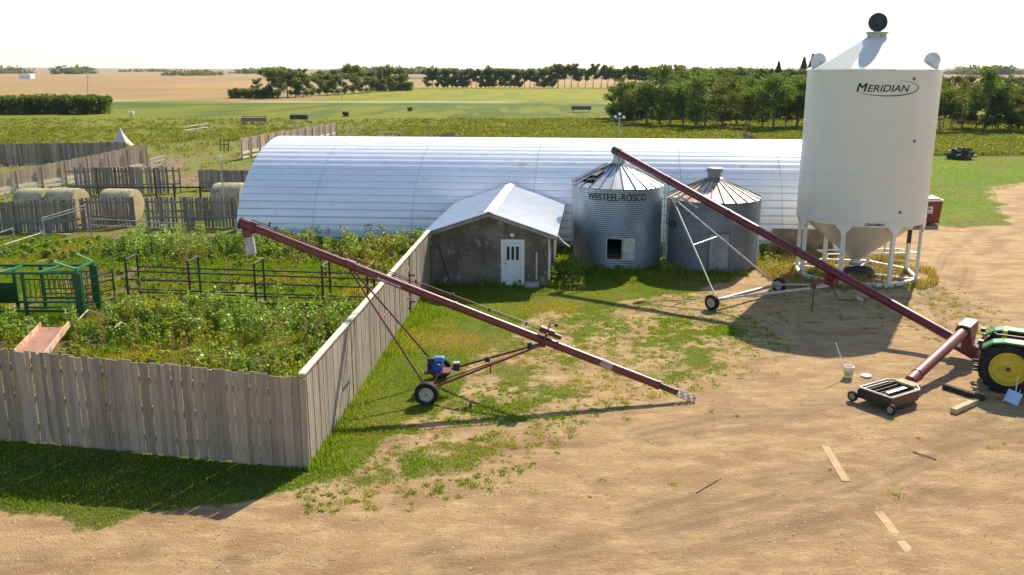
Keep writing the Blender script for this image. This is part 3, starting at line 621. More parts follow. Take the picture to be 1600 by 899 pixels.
# black boot, dark tarp and rails under / behind the hopper
tb = MB(); pts = []
tb.lathe([(.001, .5), (.25, .48), (.5, .42), (.62, .2), (.66, 0)], 14, Matrix.Translation((c3[0]+.1, c3[1]-.3, .02)) @ Matrix.Diagonal((1.35, .7, .9, 1)))
tb.v = [(x+random.uniform(-.05, .05), y+random.uniform(-.05, .05), z+random.uniform(-.04, .04)*(z > .1)) for x, y, z in tb.v]
tag(tb.build('tarp', BLACK, smooth=False), 'crumpled black tarp on dry grass under the tall cream hopper bin', 'tarp')
fr_ = thing('pipe_rack', 'low white pipe frame lying on the ground behind the hopper bin legs', 'frame', (18.6, 46, 0)); q = MB()
for a, b_ in (((16.2, 44.6, .35), (21.0, 44.9, .35)), ((16.0, 45.6, .35), (20.4, 45.9, .35)), ((21.0, 44.9, .35), (20.4, 45.9, .35)), ((16.2, 44.6, .35), (16.0, 45.6, .35)), ((18, 44.7, .35), (18, 44.7, 0)), ((21, 44.9, .35), (21, 44.9, 0)), ((16.2, 44.6, .35), (16.2, 44.6, 0)), ((20.4, 45.9, .35), (20.4, 45.9, 0))): q.bar(a, b_, .07, .07)
q.build('frame_rails', WHITEP, fr_); q = MB(); q.path([(18.6, 45.3, .35), (18.6, 45.3, 1.5), (19.4, 45.3, 1.5), (19.4, 45.3, .35)], .02); q.tube((18.6, 45.3, .9), (19.4, 45.3, .9), .02); q.build('upright_hoop', STEEL, fr_)

# ------------------------------------------------------------ wheels
def wheel(parent, c, axis, r, wd, rimmat, name='wheel', rim_r=.58, lugs=0, hub=BLACK):
    m_ = axm(c, axis); t_ = MB(); h = wd/2
    t_.lathe([(r*rim_r, -h*.8), (r*.72, -h), (r*.92, -h*.95), (r*.985, -h*.7), (r, -h*.3), (r, h*.3), (r*.985, h*.7), (r*.92, h*.95), (r*.72, h), (r*rim_r, h*.8)], 40, m_)
    if lugs:
        for i in range(lugs):
            for sg in (-1, 1):
                a = 2*math.pi*(i+(.5 if sg > 0 else 0))/lugs; mm = m_ @ Matrix.Rotation(a, 4, 'Z') @ Matrix.Translation((r*1.005, 0, sg*h*.5)) @ Matrix.Rotation(sg*.7, 4, 'X')
                t_.box((.07*r/.8, .055, h*1.15), mm)
    ty = t_.build('tyre', TYRE, parent, smooth=not lugs)
    ty.name = name; q = MB(); q.lathe([(r*rim_r*1.03, h*.82), (r*rim_r*.93, h*.8), (r*rim_r*.86, h*.25), (r*rim_r*.6, h*.2), (r*rim_r*.45, h*.45), (r*.12, h*.45), (r*.12, h*.75), (.001, h*.75)], 36, m_)
    q.lathe([(r*rim_r*1.03, -h*.82), (r*rim_r*.9, -h*.8), (r*rim_r*.86, -h*.2), (.001, -h*.1)], 36, m_)
    for k_ in range(5):
        a = k_*2*math.pi/5; q.lathe([(r*.035, h*.42), (r*.035, h*.52), (.001, h*.52)], 8, m_ @ Matrix.Translation((r*rim_r*.34*math.cos(a), r*rim_r*.34*math.sin(a), 0)))
    q.build('rim', rimmat, ty, smooth=True)
    q = MB(); q.lathe([(r*.085, h*.7), (r*.085, h*.83), (.001, h*.83)], 12, m_); q.build('hub', hub, ty)
    return ty

# ------------------------------------------------------------ left auger
A = Vector((5.49, 24.72, 0)); Mx = Vector((-2.395, 25.59, 0))
def L_(px, py): return PL(px, py, A, Mx)
dn = (Mx-A).normalized(); sid = Vector((-dn.y, dn.x, 0))      # sideways; dn points to the head
if sid.y > 0: sid = -sid                                       # towards the camera
foot = L_(1086, 624); joint = L_(852, 527); head = L_(383, 351)
AL = thing('grain_auger', 'long faded red grain auger with a blue engine, resting on grass over the board fence', 'grain auger', (Mx.x, Mx.y, 0), math.atan2(dn.y, dn.x))
ud = (head-foot).normalized(); nU = (Vector((0, 0, 1))-ud*ud.z).normalized()
low = foot+ud*1.15
mb = MB(); mb.tube(low, head, .125, n=20); 
for s_ in np.linspace(0, (head-low).length-.3, 5): mb.tube(low+ud*s_, low+ud*(s_+.06), .145, n=20)
mb.build('auger_tube', REDA, AL, smooth=True)
mb = MB(); mb.tube(foot+ud*.55, low, .095, n=16); mb.tube(low-ud*.03, low+ud*.05, .14, n=16); mb.build('intake_tube', M('dark worn steel', (.06, .04, .035), .5, .5, c2=(.12, .07, .05), scale=5), AL, smooth=True)
mb = MB(); 
for k_ in range(6):
    a = k_*math.pi/3; o_ = (sid*math.cos(a)+nU*math.sin(a))*.12; mb.tube(foot+o_, foot+ud*.6+o_, .011, n=6)
for s_ in (.02, .2, .4): 
    ring = [foot+ud*s_+(sid*math.cos(a)+nU*math.sin(a))*.12 for a in np.linspace(0, 2*math.pi, 13)]; mb.path(ring, .010, 6)
mb.build('intake_guard', STEEL, AL)
mb = MB(); 
for i in range(40):
    a = i*.62; p0 = foot+ud*(.02*i); mb.tube(p0, p0+(sid*math.cos(a)+nU*math.sin(a))*.085, .012, n=5)
mb.tube(foot, foot+ud*.9, .02, n=8); mb.build('flighting', STEEL, AL)
# head: flared cap and grey spout sock
mb = MB(); mb.tube(head-ud*.35, head+ud*.12, .165, n=18); mb.tube(head+ud*.12, head+ud*.17, .19, n=18); mb.bar(head-ud*.1-nU*.1, head-ud*.1-Vector((0, 0, .34)), .26, .26, ud); mb.build('head_hood', REDA, AL)
mb = MB(); q = head-ud*.1-Vector((0, 0, .30)); mb.tube(q, q-Vector((-.03, 0, .55)), .13, .16, n=14); mb.build('spout_sock', M('grey rubber sock', (.45, .43, .40), .8, c2=(.36, .34, .32), scale=5), AL, smooth=True)
# drive line above the tube
tl = MB(); jt = joint+ud*.2; 
tl.tube(jt+nU*.22, head-ud*.15+nU*.21, .016, n=8); tl.tube(jt+nU*.17+sid*.05, head-ud*.15+nU*.16+sid*.05, .013, n=6); tl.build('drive_line', REDA, AL)
br_ = MB(); Lh = (head-jt).length
for k_ in range(8):
    p = jt+ud*(Lh*(k_+.4)/8); br_.bar(p+nU*.10, p+nU*.24, .05, .05, ud)
br_.build('line_bracket', M('bracket maroon', (.08, .02, .02), .6), AL)
gb = MB(); gb.bar(joint-ud*.22+nU*.2, joint+ud*.25+nU*.2, .22, .17, nU); gb.bar(joint-ud*.45+nU*.16, joint-ud*.22+nU*.16, .12, .12, nU); gb.bar(joint-ud*.1-nU*.2, joint+ud*.12-nU*.2, .2, .2, nU); gb.bar(joint+sid*.15-nU*.25, joint+sid*.15+nU*.2, .25, .06, ud); gb.build('gearbox', M('gearbox maroon', (.11, .02, .02), .5), AL, bevel=.01)
mb = MB(); mb.path([joint+nU*.28, joint+nU*.48+ud*.02, joint+nU*.5-ud*.15], .018); mb.tube(joint+nU*.42-ud*.18, joint+nU*.52-ud*.16, .05); mb.build('control_lever', BLACK, AL)
# wheels and axle
wN = Vector((-2.50, 24.42, .36)); wF = Vector((-2.29, 26.76, .36)); axd = (wN-wF).normalized()
for c_, s_ in ((wN, 1), (wF, -1)):
    wheel(AL, c_, axd*s_, .36, .2, PIPEW)
MB().tube(wN-axd*.05, wF+axd*.05, .045, n=10).bar(wN-axd*.25+Vector((.05, 0, .1)), wF+axd*.25+Vector((.05, 0, .1)), .1, .1).build('axle', REDA, AL)
hinge = L_(545, 417)
for c_, s_, px_ in ((wN, -1, .22), (wF, 1, .22)):
    a = c_+axd*s_*px_+Vector((0, 0, .05)); mb = MB(); mb.tube(a, hinge+axd*(-s_)*.08, .03, n=10); mb.build('support_arm', REDA, AL)
mb = MB(); ka = .42
mb.tube(hinge.lerp(wN-axd*.22, ka), hinge.lerp(wF+axd*.22, ka), .025); mb.bar(hinge+nU*.05, hinge+nU*.2, .25, .3, ud); mb.build('arm_crossbar', REDA, AL)
for s_ in (-1, 1):
    a = (wN if s_ < 0 else wF)+axd*(.45 if s_ > 0 else -.45)+Vector((.1, 0, .02)); mb = MB(); mb.bar(a, joint-nU*.22+sid*(-s_)*.07, .06, .06); mb.build('lower_frame', REDA, AL)
mb = MB(); a = (wN+wF)/2+Vector((.2, 0, -.02)); b_ = joint-nU*.28; mb.tube(a, b_, .02); q = a.lerp(b_, .5); mb.bar(q+Vector((0, -.25, .05)), q+Vector((0, .25, .05)), .06, .06); mb.tube(q, q-Vector((0, 0, .35)), .018); mb.build('lift_strut', REDA, AL)
mb = MB(); q = a.lerp(b_, .47)+Vector((0, -.1, .2)); mb.box((.16, .14, .16), Matrix.Translation(q)); q2 = a.lerp(b_, .88)+Vector((0, -.1, .16)); mb.box((.14, .12, .16), Matrix.Translation(q2)); mb.build('winch', BLACK, AL, bevel=.01)
# engine
ec = (wN+wF)/2+Vector((.12, .12, .42))
mb = MB(); mb.box((.34, .32, .24), Matrix.Translation(ec)); mb.tube(ec+Vector((0, -.16, .0)), ec+Vector((0, -.27, .0)), .15, n=20); eng = mb.build('engine', BLUE, AL, bevel=.03)
mb = MB(); mb.box((.30, .2, .16), Matrix.Translation(ec+Vector((.05, .02, .22)))); mb.build('fuel_tank', M('tank blue', (.10, .25, .5), .3), eng, bevel=.03)
mb = MB(); mb.box((.2, .16, .14), Matrix.Translation(ec+Vector((-.2, -.02, .19)))); mb.box((.14, .2, .2), Matrix.Translation(ec+Vector((-.24, 0, 0)))); mb.build('air_filter', BLACK, eng, bevel=.02)
mb = MB(); mb.box((.8, .5, .05), Matrix.Translation(ec-Vector((0, 0, .16)))); mb.build('engine_mount', REDA, AL)
mb = MB(); mb.box((.2, .18, .22), Matrix.Translation(ec+Vector((.58, -.02, -.02)))); bt = mb.build('battery', BLACK, AL, bevel=.01)
MB().box((.2, .18, .04), Matrix.Translation(ec+Vector((.58, -.02, .11)))).build('battery_top', STEEL, bt)
# lettering along the tube
def tubetext(txt, px0, px1, f_, r_, mat, parent, height, back=False):
    a, b_ = f_(*px0), f_(*px1); mid = (a+b_)/2; v, f = text2d(txt, 1, 0, .03); mb = MB(); cc = camo.location-mid; e = (b_-a).normalized()
    nrm_ = (cc-e*cc.dot(e)).normalized(); upv = nrm_.cross(e); 
    if upv.z < 0: upv = -upv
    # wrap around the tube: height direction follows the circle
    xs_ = [p[0] for p in v]; ys_ = [p[1] for p in v]; sx = (b_-a).length/(max(xs_)-min(xs_)); sy = height/(max(ys_)-min(ys_)); out = []
    for x, y in v:
        th = ((y-(max(ys_)+min(ys_))/2)*sy)/r_; out.append(mid+e*((x-(max(xs_)+min(xs_))/2)*sx)+nrm_*(r_*math.cos(th))+upv*(r_*math.sin(th)))
    mb.add(out, f); return mb.build('lettering', mat, parent)
tubetext('SAKUNDIAK', (591, 433.5), (628, 448), lambda x, y: L_(x, y), .131, WHITEP, AL, .12)
mb = MB(); p = L_(938, 566); q = L_(956, 574); mb.tube(p, q, .132, n=20); mb.build('worn_band', M('pale worn paint', (.42, .27, .22), .6), AL, smooth=True)

# ------------------------------------------------------------ right auger
A2 = Vector((15.67, 28.44, 0)); M2 = Vector((9.94, 36.47, 0))
def R_(px, py): return PL(px, py, A2, M2)
dn2 = (M2-A2).normalized(); lo2 = R_(1519, 545); hi2 = R_(962, 236); j2 = R_(1300, 437)
ud2 = (hi2-lo2).normalized(); nU2 = (Vector((0, 0, 1))-ud2*ud2.z).normalized(); sd2 = Vector((dn2.y, -dn2.x, 0)); 
if sd2.y > 0: sd2 = -sd2
AR = thing('grain_auger', 'long dark red grain auger reaching from the tractor up to the blue bin roof', 'grain auger', (M2.x, M2.y, 0), math.atan2(dn2.y, dn2.x))
mb = MB(); mb.tube(lo2, hi2, .168, n=22); Lr = (hi2-lo2).length
for s_ in np.linspace(.2, Lr-.2, 6): mb.tube(lo2+ud2*s_, lo2+ud2*(s_+.07), .19, n=22)
mb.build('auger_tube', REDB, AR, smooth=True)
mb = MB(); mb.tube(hi2-ud2*.3, hi2+ud2*.12, .20, n=20); mb.build('head_hood', PIPED, AR, smooth=True)
q = hi2-ud2*.15; MB().tube(q-Vector((0, 0, .1)), q-Vector((-.02, 0, .5)), .16, .17, n=16).build('head_spout', BIN1, AR, smooth=True)
DECAL = M('faded label', (.55, .42, .38), .6, c2=(.4, .2, .18), scale=8)
for (a, b_) in (((1062, 308), (1094, 327)), ((1068, 311), (1075, 315)), ((1022, 279), (1028, 283)), ((1188, 380), (1192, 383)), ((1342, 466), (1352, 471))):
    p, q = R_(*a), R_(*b_); e = (q-p).normalized(); mid = (p+q)/2; cc = camo.location-mid; nr = (cc-e*cc.dot(e)).normalized(); upv = nr.cross(e); upv = upv if upv.z > 0 else -upv
    vv = []; 
    for s_ in (0, 1):
        for th in (-.25, 0, .25): vv.append(p.lerp(q, s_)+nr*(.173*math.cos(th))+upv*(.173*math.sin(th)))
    bl = MB(); bl.add(vv, [(0, 1, 4, 3), (1, 2, 5, 4)]); bl.build('decal', DECAL, AR)
wA = Vector((8.17, 34.97, .33)); wB = Vector((11.78, 37.95, .33)); ax2 = (wA-wB).normalized()
wheel(AR, wA, ax2, .33, .2, PIPEW); wheel(AR, wB, -ax2, .33, .2, PIPEW)
h2 = R_(1056, 316); ia, ib = wA-ax2*.28, wB+ax2*.28
for q_, o_ in ((ia, ax2*.12), (ib, -ax2*.12)): MB().tube(q_+Vector((0, 0, .1)), h2+o_, .035, n=12).build('support_arm', PIPEW, AR, smooth=True)
mb = MB(); kk = .46; mb.tube((h2+ax2*.1).lerp(ia, kk), (h2-ax2*.1).lerp(ib, kk-.04), .035); mb.bar(h2, h2+nU2*.25+ud2*.05, .3, .2, ud2); mb.build('arm_crossbar', PIPEW, AR)
mb = MB(); mb.bar(ia+Vector((0, 0, .05)), ib+Vector((0, 0, .05)), .12, .1); mb.tube(wA, ia, .045); mb.tube(wB, ib, .045); mb.build('axle', STEEL, AR)
for q_, s_ in ((ia, 1), (ib, -1)): MB().bar(q_+Vector((0, 0, .08)), j2-nU2*.2+sd2*.15*s_-ud2*.1, .075, .075).build('lower_frame', PIPEW, AR)
mb = MB(); mb.bar(j2+sd2*1.15-nU2*.05-ud2*.0, j2-sd2*.35+nU2*.1, .08, .1); mb.box((.16, .16, .2), Matrix.Translation(j2+sd2*1.1-nU2*.1)); mb.bar(j2-ud2*.2, j2+ud2*.2, .42, .42, nU2); mb.build('pivot_bracket', REDB, AR)
mb = MB(); q = j2+sd2*1.1; mb.tube(q-Vector((0, 0, .1)), q-Vector((0, 0, 1.1)), .02); mb.path([j2-Vector((0, 0, .2)), j2+Vector((.2, -.2, -.75)), j2+Vector((.7, -.8, -.6))], .018); mb.build('winch_cable', BLACK, AR)
mb = MB(); q = R_(1145, 352); mb.tube(q, q+nU2*.5+ud2*-.15, .02); mb.box((.2, .06, .05), Matrix.Translation(q+nU2*.5-ud2*.1)); mb.build('cable_guide', STEEL, AR)
# lower end: gear housing and transition under the swing hopper
mb = MB(); base = lo2; mb.bar(base-ud2*.3-nU2*.02, base+ud2*.75-nU2*.02, .46, .46, nU2); mb.build('lower_box', REDB, AR, bevel=.02)
mb = MB(); mb.box((.14, .02, .16), axm(base+ud2*.35+sd2*.24, (0, 0, 1), ud2)); mb.build('warning_plate', WHITEP, AR)
mb = MB(); mb.box((.22, .2, .25), Matrix.Translation(base-ud2*.3+nU2*.32)); mb.tube(base-ud2*.2+nU2*.25, base-ud2*.2+nU2*.7, .07); mb.tube(base-ud2*.45+nU2*.1, base-ud2*.2+nU2*.35, .05); mb.bar(base-ud2*.6-nU2*.15, base-ud2*.25-nU2*.15, .2, .15); mb.build('hydraulic_motor', STEEL, AR)
mb = MB(); mb.path([base-ud2*.2+nU2*.6, base-ud2*.5+nU2*.7, base-ud2*.8+nU2*.2, base-ud2*.9-nU2*.1], .018); mb.path([base-ud2*.1+nU2*.3+sd2*.1, base-ud2*.5+nU2*.3+sd2*.2, base-ud2*.85-nU2*.1], .018); mb.build('hose', BLACK, AR)
tb_ = G(1424, 594, .42); hx = base+ud2*.25; top = Vector((AT(1512, 513, hx.y-.15)))
ux = (top-tb_).normalized(); mb = MB(); mb.tube(tb_-ux*.1, top-ux*.35, .175, n=22); mb.tube(tb_+ux*.4, tb_+ux*.46, .195, n=22); mb.build('swing_tube', PINKR, AR, smooth=True)
mb = MB(); mb.tube(top-ux*.42, top-ux*.33, .25, n=22); mb.build('tube_flange', PIPED, AR, smooth=True)
mb = MB(); m_ = axm(top, ux, (0, 0, 1)); mb.box((.42, .44, .75), m_, (0, 0, 0)); mb.bar(top+Vector((0, 0, -.1)), hx+nU2*.15, .42, .42, ux); mb.build('swing_head', PINKR, AR, bevel=.03)
# swing hopper tray on wheels
ha, hb, hc = Vector((10.17, 24.80, 0)), Vector((10.86, 23.70, 0)), Vector((12.1, 24.9, 0)); 
ue = (hb-ha).normalized(); vl = Vector((-ue.y, ue.x, 0)); vl = vl if vl.x > 0 else -vl; ha = ha+ue*.1+vl*.08; Wd = (hb-ha).length*.9; Ln = 1.62
mT = Matrix((ue, vl, Vector((0, 0, 1)))).transposed().to_4x4(); mT.translation = ha.copy()
hop = MB(); zt, zb = .42, .12
o = [(0, 0), (Wd, 0), (Wd, Ln*.8), (Wd*.72, Ln), (Wd*.28, Ln), (0, Ln*.8)]; i_ = [(.1+x*(1-.2/Wd), .1+y*(1-.2/Ln)) for x, y in o]; n6 = 6
hop.add([(x, y, zt) for x, y in o]+[(x, y, zb) for x, y in o]+[(x, y, zt) for x, y in i_]+[(Wd/2+(x-Wd/2)*.8, y, zb+.02) for x, y in i_],
        [(j, (j+1) % n6, n6+(j+1) % n6, n6+j) for j in range(n6)]+[(j, (j+1) % n6, 2*n6+(j+1) % n6, 2*n6+j) for j in range(n6)]+[(2*n6+j, 2*n6+(j+1) % n6, 3*n6+(j+1) % n6, 3*n6+j) for j in range(n6)]+[tuple(3*n6+j for j in range(n6)), tuple(n6+j for j in range(n6))], mT)
ho = hop.build('hopper_tray', M('tray dark red', (.13, .04, .035), .5, c2=(.06, .05, .05), scale=3), AR)
mb = MB(); 
for j in range(n6):
    a = mT @ Vector((*o[j], zt+.03)); b_ = mT @ Vector((*o[(j+1) % n6], zt+.03)); mb.bar(a, b_, .05, .03)
mb.build('tray_lip', WOODL, ho)
mb = MB(); mb.bar(mT @ Vector((-.02, -.03, .27)), mT @ Vector((Wd+.02, -.03, .27)), .04, .26); mb.build('rubber_flap', BLACK, ho)
mb = MB()
for k_ in range(5): 
    x = Wd*(.16+.17*k_); mb.tube(mT @ Vector((x, .1, zt-.04)), mT @ Vector((x, Ln*.85, zt-.04)), .022)
mb.tube(mT @ Vector((Wd*.5, .1, .25)), mT @ Vector((Wd*.5, Ln, .25)), .07); mb.build('grate', PIPED, ho)
mb = MB(); mb.bx(Wd*.62, Wd*.72, .3, 1.15, zt-.02, zt+.02, mT); mb.build('loose_board', STEEL, ho)
mb = MB(); mb.bx(Wd*.2, Wd*.8, Ln*.84, Ln*1.05, zt-.01, zt+.05, mT); mb.build('tray_cover', TIMBER, ho)
for x, y in ((-.1, -.02), (Wd+.1, -.02)): wheel(AR, mT @ Vector((x, y-.12, .16)), mT.to_3x3() @ Vector((0, -1, 0)), .16, .11, STEEL)

# ------------------------------------------------------------ tractor (rear end in view)
axis = Vector((-.50, -.866, 0)).normalized(); fwd = Vector((.866, -.50, 0)).normalized(); wr = AT(1575, 580, 25.55); RR = .785; wc_ = Vector((wr.x, wr.y, RR-.02)); axc = wc_-axis*.75
TR = thing('tractor', 'green farm tractor with yellow wheel rims at the right edge', 'tractor', (axc.x, axc.y, 0), math.atan2(fwd.y, fwd.x))
wheel(TR, wc_, axis, RR, .42, YELP, rim_r=.66, lugs=20); wheel(TR, wc_-axis*1.5, -axis, RR, .42, YELP, rim_r=.66, lugs=20)
mt = Matrix((fwd, -axis, Vector((0, 0, 1)))).transposed().to_4x4(); mt.translation = Vector((axc.x, axc.y, 0))   # x forward, y away
mb = MB(); mb.bx(-.35, .45, -.22, .22, .45, 1.0, mt); mb.tube(mt @ Vector((0, -.75, RR)), mt @ Vector((0, .75, RR)), .12); mb.bx(.45, 2.6, -.2, .2, .5, .95, mt); mb.build('chassis', GREENT, TR, bevel=.02)
mb = MB(); mb.bx(-.95, -.35, -.04, .04, .42, .5, mt); mb.bar(mt @ Vector((-.3, -.28, .55)), mt @ Vector((-.95, -.33, .42)), .05, .07); mb.bar(mt @ Vector((-.3, .28, .55)), mt @ Vector((-.95, .33, .42)), .05, .07); mb.tube(mt @ Vector((-.35, 0, .65)), mt @ Vector((-1.0, .3, .55)), .05); mb.build('hitch', PIPED, TR)
for s_ in (-1, 1):
    mb = MB(); yy0, yy1 = (s_*.52, s_*.98); prof_ = [(-.78, 1.36), (-.50, 1.56), (-.2, 1.62), (.75, 1.60), (1.0, 1.36)]
    vv = [mt @ Vector((x, y, z)) for x, z in prof_ for y in (yy0, yy1)]+[mt @ Vector((x*.97, y, z-.05)) for x, z in prof_ for y in (yy0, yy1)]
    ff = []; 
    for j in range(4): ff += [(2*j, 2*j+1, 2*j+3, 2*j+2), (10+2*j, 10+2*j+1, 12+2*j+1, 12+2*j), (2*j, 2*j+2, 12+2*j, 10+2*j), (2*j+1, 2*j+3, 13+2*j, 11+2*j)]
    mb.add(vv, ff); fe = mb.build('fender', GREENT, TR)
    mb = MB(); mb.bx(-.90, -.76, min(yy0, yy1)+.1, min(yy0, yy1)+.26, 1.42, 1.54, mt); mb.build('tail_lamp', BLACK, fe)
mb = MB(); mb.bx(-.45, .3, -.85, -.80, 1.76, 1.81, mt); mb.build('fender_rail', BLACK, TR)
mb = MB(); mb.bx(-.15, .35, -.28, .28, 1.3, 1.42, mt); mb.bx(-.28, -.15, -.28, .28, 1.35, 1.8, mt); mb.build('seat', YELP, TR, bevel=.04)
mb = MB(); mb.bx(1.2, 3.0, -.33, .33, .95, 1.55, mt); mb.build('hood', GREENT, TR, bevel=.08)
mb = MB(); mb.tube(mt @ Vector((1.9, 0, 1.5)), mt @ Vector((1.9, 0, 2.3)), .04); mb.build('exhaust_pipe', BLACK, TR)
mb = MB(); mb.path([mt @ Vector((1.2, 0, 1.4)), mt @ Vector((.85, 0, 1.65))], .025); mb.lathe([(.2, -.015), (.22, 0), (.2, .015)], 24, axm(mt @ Vector((.82, 0, 1.68)), fwd*-.6+Vector((0, 0, .8)))); mb.build('steering_wheel', BLACK, TR)
for s_ in (-1, 1): wheel(TR, mt @ Vector((2.55, s_*.75, .42)), axis*(-s_), .42, .2, YELP)
MB().bx(2.48, 2.62, -.7, .7, .38, .48, mt).build('front_axle', GREENT, TR)

# ------------------------------------------------------------ loose things in the yard
bp_ = G(1325, 590); BK = thing('bucket', 'white plastic bucket with yellow band and stick on the gravel', 'bucket', bp_)
MB().lathe([(.001, .01), (.13, .01), (.155, .36), (.165, .36), (.165, .30), (.168, .38), (.15, .38), (.135, .03), (.001, .03)], 28, Matrix.Translation(bp_)).build('pail', M('white pail', (.72, .70, .62), .4), BK, smooth=True)
MB().lathe([(.140, .09), (.153, .24)], 28, Matrix.Translation(bp_)).build('label_band', M('yellow band', (.62, .50, .03), .5, c2=(.75, .72, .6), scale=8, lo=.55, hi=.6), BK, smooth=True)
q = AT(1306, 536, bp_.y+.1); MB().tube(bp_+Vector((0, 0, .03)), q, .014, n=8).build('stir_stick', WHITEP, BK)
lp = G(1353, 589); mb = MB(); mb.lathe([(.001, .04), (.13, .04), (.16, .05), (.17, .03), (.165, 0), (.001, 0)], 28, Matrix.Translation(lp+Vector((0, 0, .015)))); tag(mb.build('plastic_disc', M('lid white', (.72, .66, .56), .5), smooth=True), 'round white bucket lid lying flat on gravel beside the bucket', 'lid')
def timber(a, b_, w_, h, mat, label):
    p, q = G(*a), G(*b_); mb = MB(); mb.bar(p+Vector((0, 0, h/2+.01)), q+Vector((0, 0, h/2+.01)), w_, h); tag(mb.build('timber', mat, bevel=.01), label, 'timber')
timber((1474, 607), (1537, 627), .16, .14, TIMBERD, 'blackened timber beam lying on gravel towards the tractor wheel')
timber((1489, 647), (1524, 631), .18, .15, TIMBER, 'short yellowish timber block with a dark end near the tractor')
SH = thing('shovel', 'scoop shovel with a pale blue blade leaning on the tractor wheel', 'shovel', G(1580, 632)); sp = G(1580, 632); sc_ = axis
mb = MB(); s0 = sp+Vector((-.02, .02, .03)); s1_ = AT(1587, 612, sp.y+.12)
mb.bar(s0, s1_, .40, .02, axis); mb.bar(s0+Vector((.2, .06, .03)), s1_+Vector((.17, .06, .02)), .02, .09, axis); mb.bar(s0-Vector((.2, -.06, -.03)), s1_-Vector((.15, -.06, -.02)), .02, .09, axis)
mb.build('blade', M('blue scoop', (.38, .52, .66), .35, .3), SH); MB().tube(s1_-Vector((0, 0, .03)), s1_+Vector((.08, .12, .42)), .018).build('shaft', WOODL, SH)
for a, b_, lb in (((1289, 697), (1322, 752), 'flat pale plank half sunk in the gravel, farther of the pair'), ((1373, 800), (1442, 890), 'flat pale plank half sunk in the gravel, nearer of the pair')):
    p, q = G(*a), G(*b_); mb = MB(); mb.bar(p+Vector((0, 0, -.011)), q+Vector((0, 0, -.011)), .2, .035); tag(mb.build('plank', M('buried plank', (.47, .34, .19), .95, c2=(.40, .28, .155), scale=2, lo=.4, hi=.6, spec=.1)), lb, 'plank')
for a, b_, lb in (((1088, 771), (1126, 749), 'thin brown stick on open gravel left of the planks'), ((1427, 707), (1463, 719), 'thin dark stick on gravel below the swing hopper')):
    p, q = G(*a), G(*b_); mb = MB(); mb.tube(p+Vector((0, 0, .015)), q+Vector((0, 0, .015)), .014); tag(mb.build('stick', BARK), lb, 'stick')

# dumpster
dp = Vector((24.6, 55.3, 0)); DU = thing('dumpster', 'dark red steel dumpster with a white sign behind the tall bin', 'dumpster', dp)
mb = MB(); W_, D_, Hd = 2.45, 1.7, 1.55
o4 = [(0, 0), (W_, 0), (W_+.12, D_), (0, D_)]
mb.add([(dp.x+.08, dp.y, .12), (dp.x+W_-.1, dp.y, .12), (dp.x+W_-.1, dp.y+D_, .12), (dp.x+.08, dp.y+D_, .12), (dp.x, dp.y-.05, Hd), (dp.x+W_, dp.y-.05, Hd), (dp.x+W_, dp.y+D_, Hd+.1), (dp.x, dp.y+D_, Hd+.1)], [(0, 1, 2, 3), (0, 1, 5, 4), (1, 2, 6, 5), (2, 3, 7, 6), (3, 0, 4, 7)])
mb.build('body', REDD, DU); mb = MB(); mb.bar((dp.x-.05, dp.y-.08, Hd), (dp.x+W_+.05, dp.y-.08, Hd), .08, .1); mb.bar((dp.x+W_, dp.y-.05, Hd), (dp.x+W_, dp.y+D_, Hd+.1), .08, .1); mb.build('rim_rail', M('pale rim', (.55, .38, .34), .5), DU)
mb = MB(); mb.bar((dp.x, dp.y+D_*.5, Hd+.08), (dp.x+W_-.1, dp.y+D_*.5, Hd+.08), D_*.9, .05); mb.build('lid', BLACK, DU)
mb = MB(); mb.bar((dp.x+.9, dp.y-.055, .97), (dp.x+1.85, dp.y-.055, .97), .02, .42); sg = mb.build('sign', WHITEP, DU)
mb = MB(); y_ = dp.y-.068
for x0_, x1_, z0_, z1_ in ((.98, 1.07, .97, 1.12), (1.10, 1.19, .97, 1.12), (1.05, 1.13, 1.02, 1.07), (1.26, 1.72, 1.06, 1.12), (1.24, 1.76, .97, 1.03)): mb.bx(dp.x+x0_, dp.x+x1_, y_-.004, y_, z0_, z1_)
mb.build('sign_marks', M('dark blue mark', (.04, .05, .12), .6), sg); mb = MB(); mb.bx(dp.x+.95, dp.x+1.78, y_-.004, y_, .83, .88); mb.build('sign_line', REDD, sg)
mb = MB(); mb.bx(dp.x+.2, dp.x+.5, dp.y+.1, dp.y+D_-.1, 0, .12); mb.bx(dp.x+W_-.6, dp.x+W_-.3, dp.y+.1, dp.y+D_-.1, 0, .12); mb.build('skid', RIBM, DU)

# ------------------------------------------------------------ round bales
def bale(c, label, rz, Lb=1.75, r_=.95):
    B_ = thing('round_bale', label, 'hay bale', c, rz, 'round hay bales behind the board fences'); n = 40; mb = MB(); prof_ = []
    for x in np.linspace(-Lb/2, Lb/2, 12): prof_.append((r_*(1-.02*random.random())*(1 if abs(x) < Lb*.44 else .965), x))
    m_ = Matrix.Translation((0, 0, r_*.96)) @ Matrix.Rotation(R(90), 4, 'Y'); mb.lathe(prof_, n, m_); mb.build('wrap', NET, B_, world=False, smooth=True)
    for s_ in (-1, 1):
        e = MB(); rings = [(r_*.965, s_*Lb/2), (r_*.8, s_*(Lb/2+.03)), (r_*.6, s_*(Lb/2+.01)), (r_*.4, s_*(Lb/2+.035)), (r_*.2, s_*(Lb/2+.02)), (.001, s_*(Lb/2))]
        e.lathe(rings, n, m_); e.build('end_face', HAY, B_, world=False, smooth=True)
bale((-31.3, 57.9, 0), 'weathered round hay bale, leftmost, half cut by the edge of the picture', R(-8), r_=1.02, Lb=2)
bale((-29.1, 57.6, 0), 'weathered round hay bale with its straw end beside the leftmost bale', R(-8), r_=1.05, Lb=2)
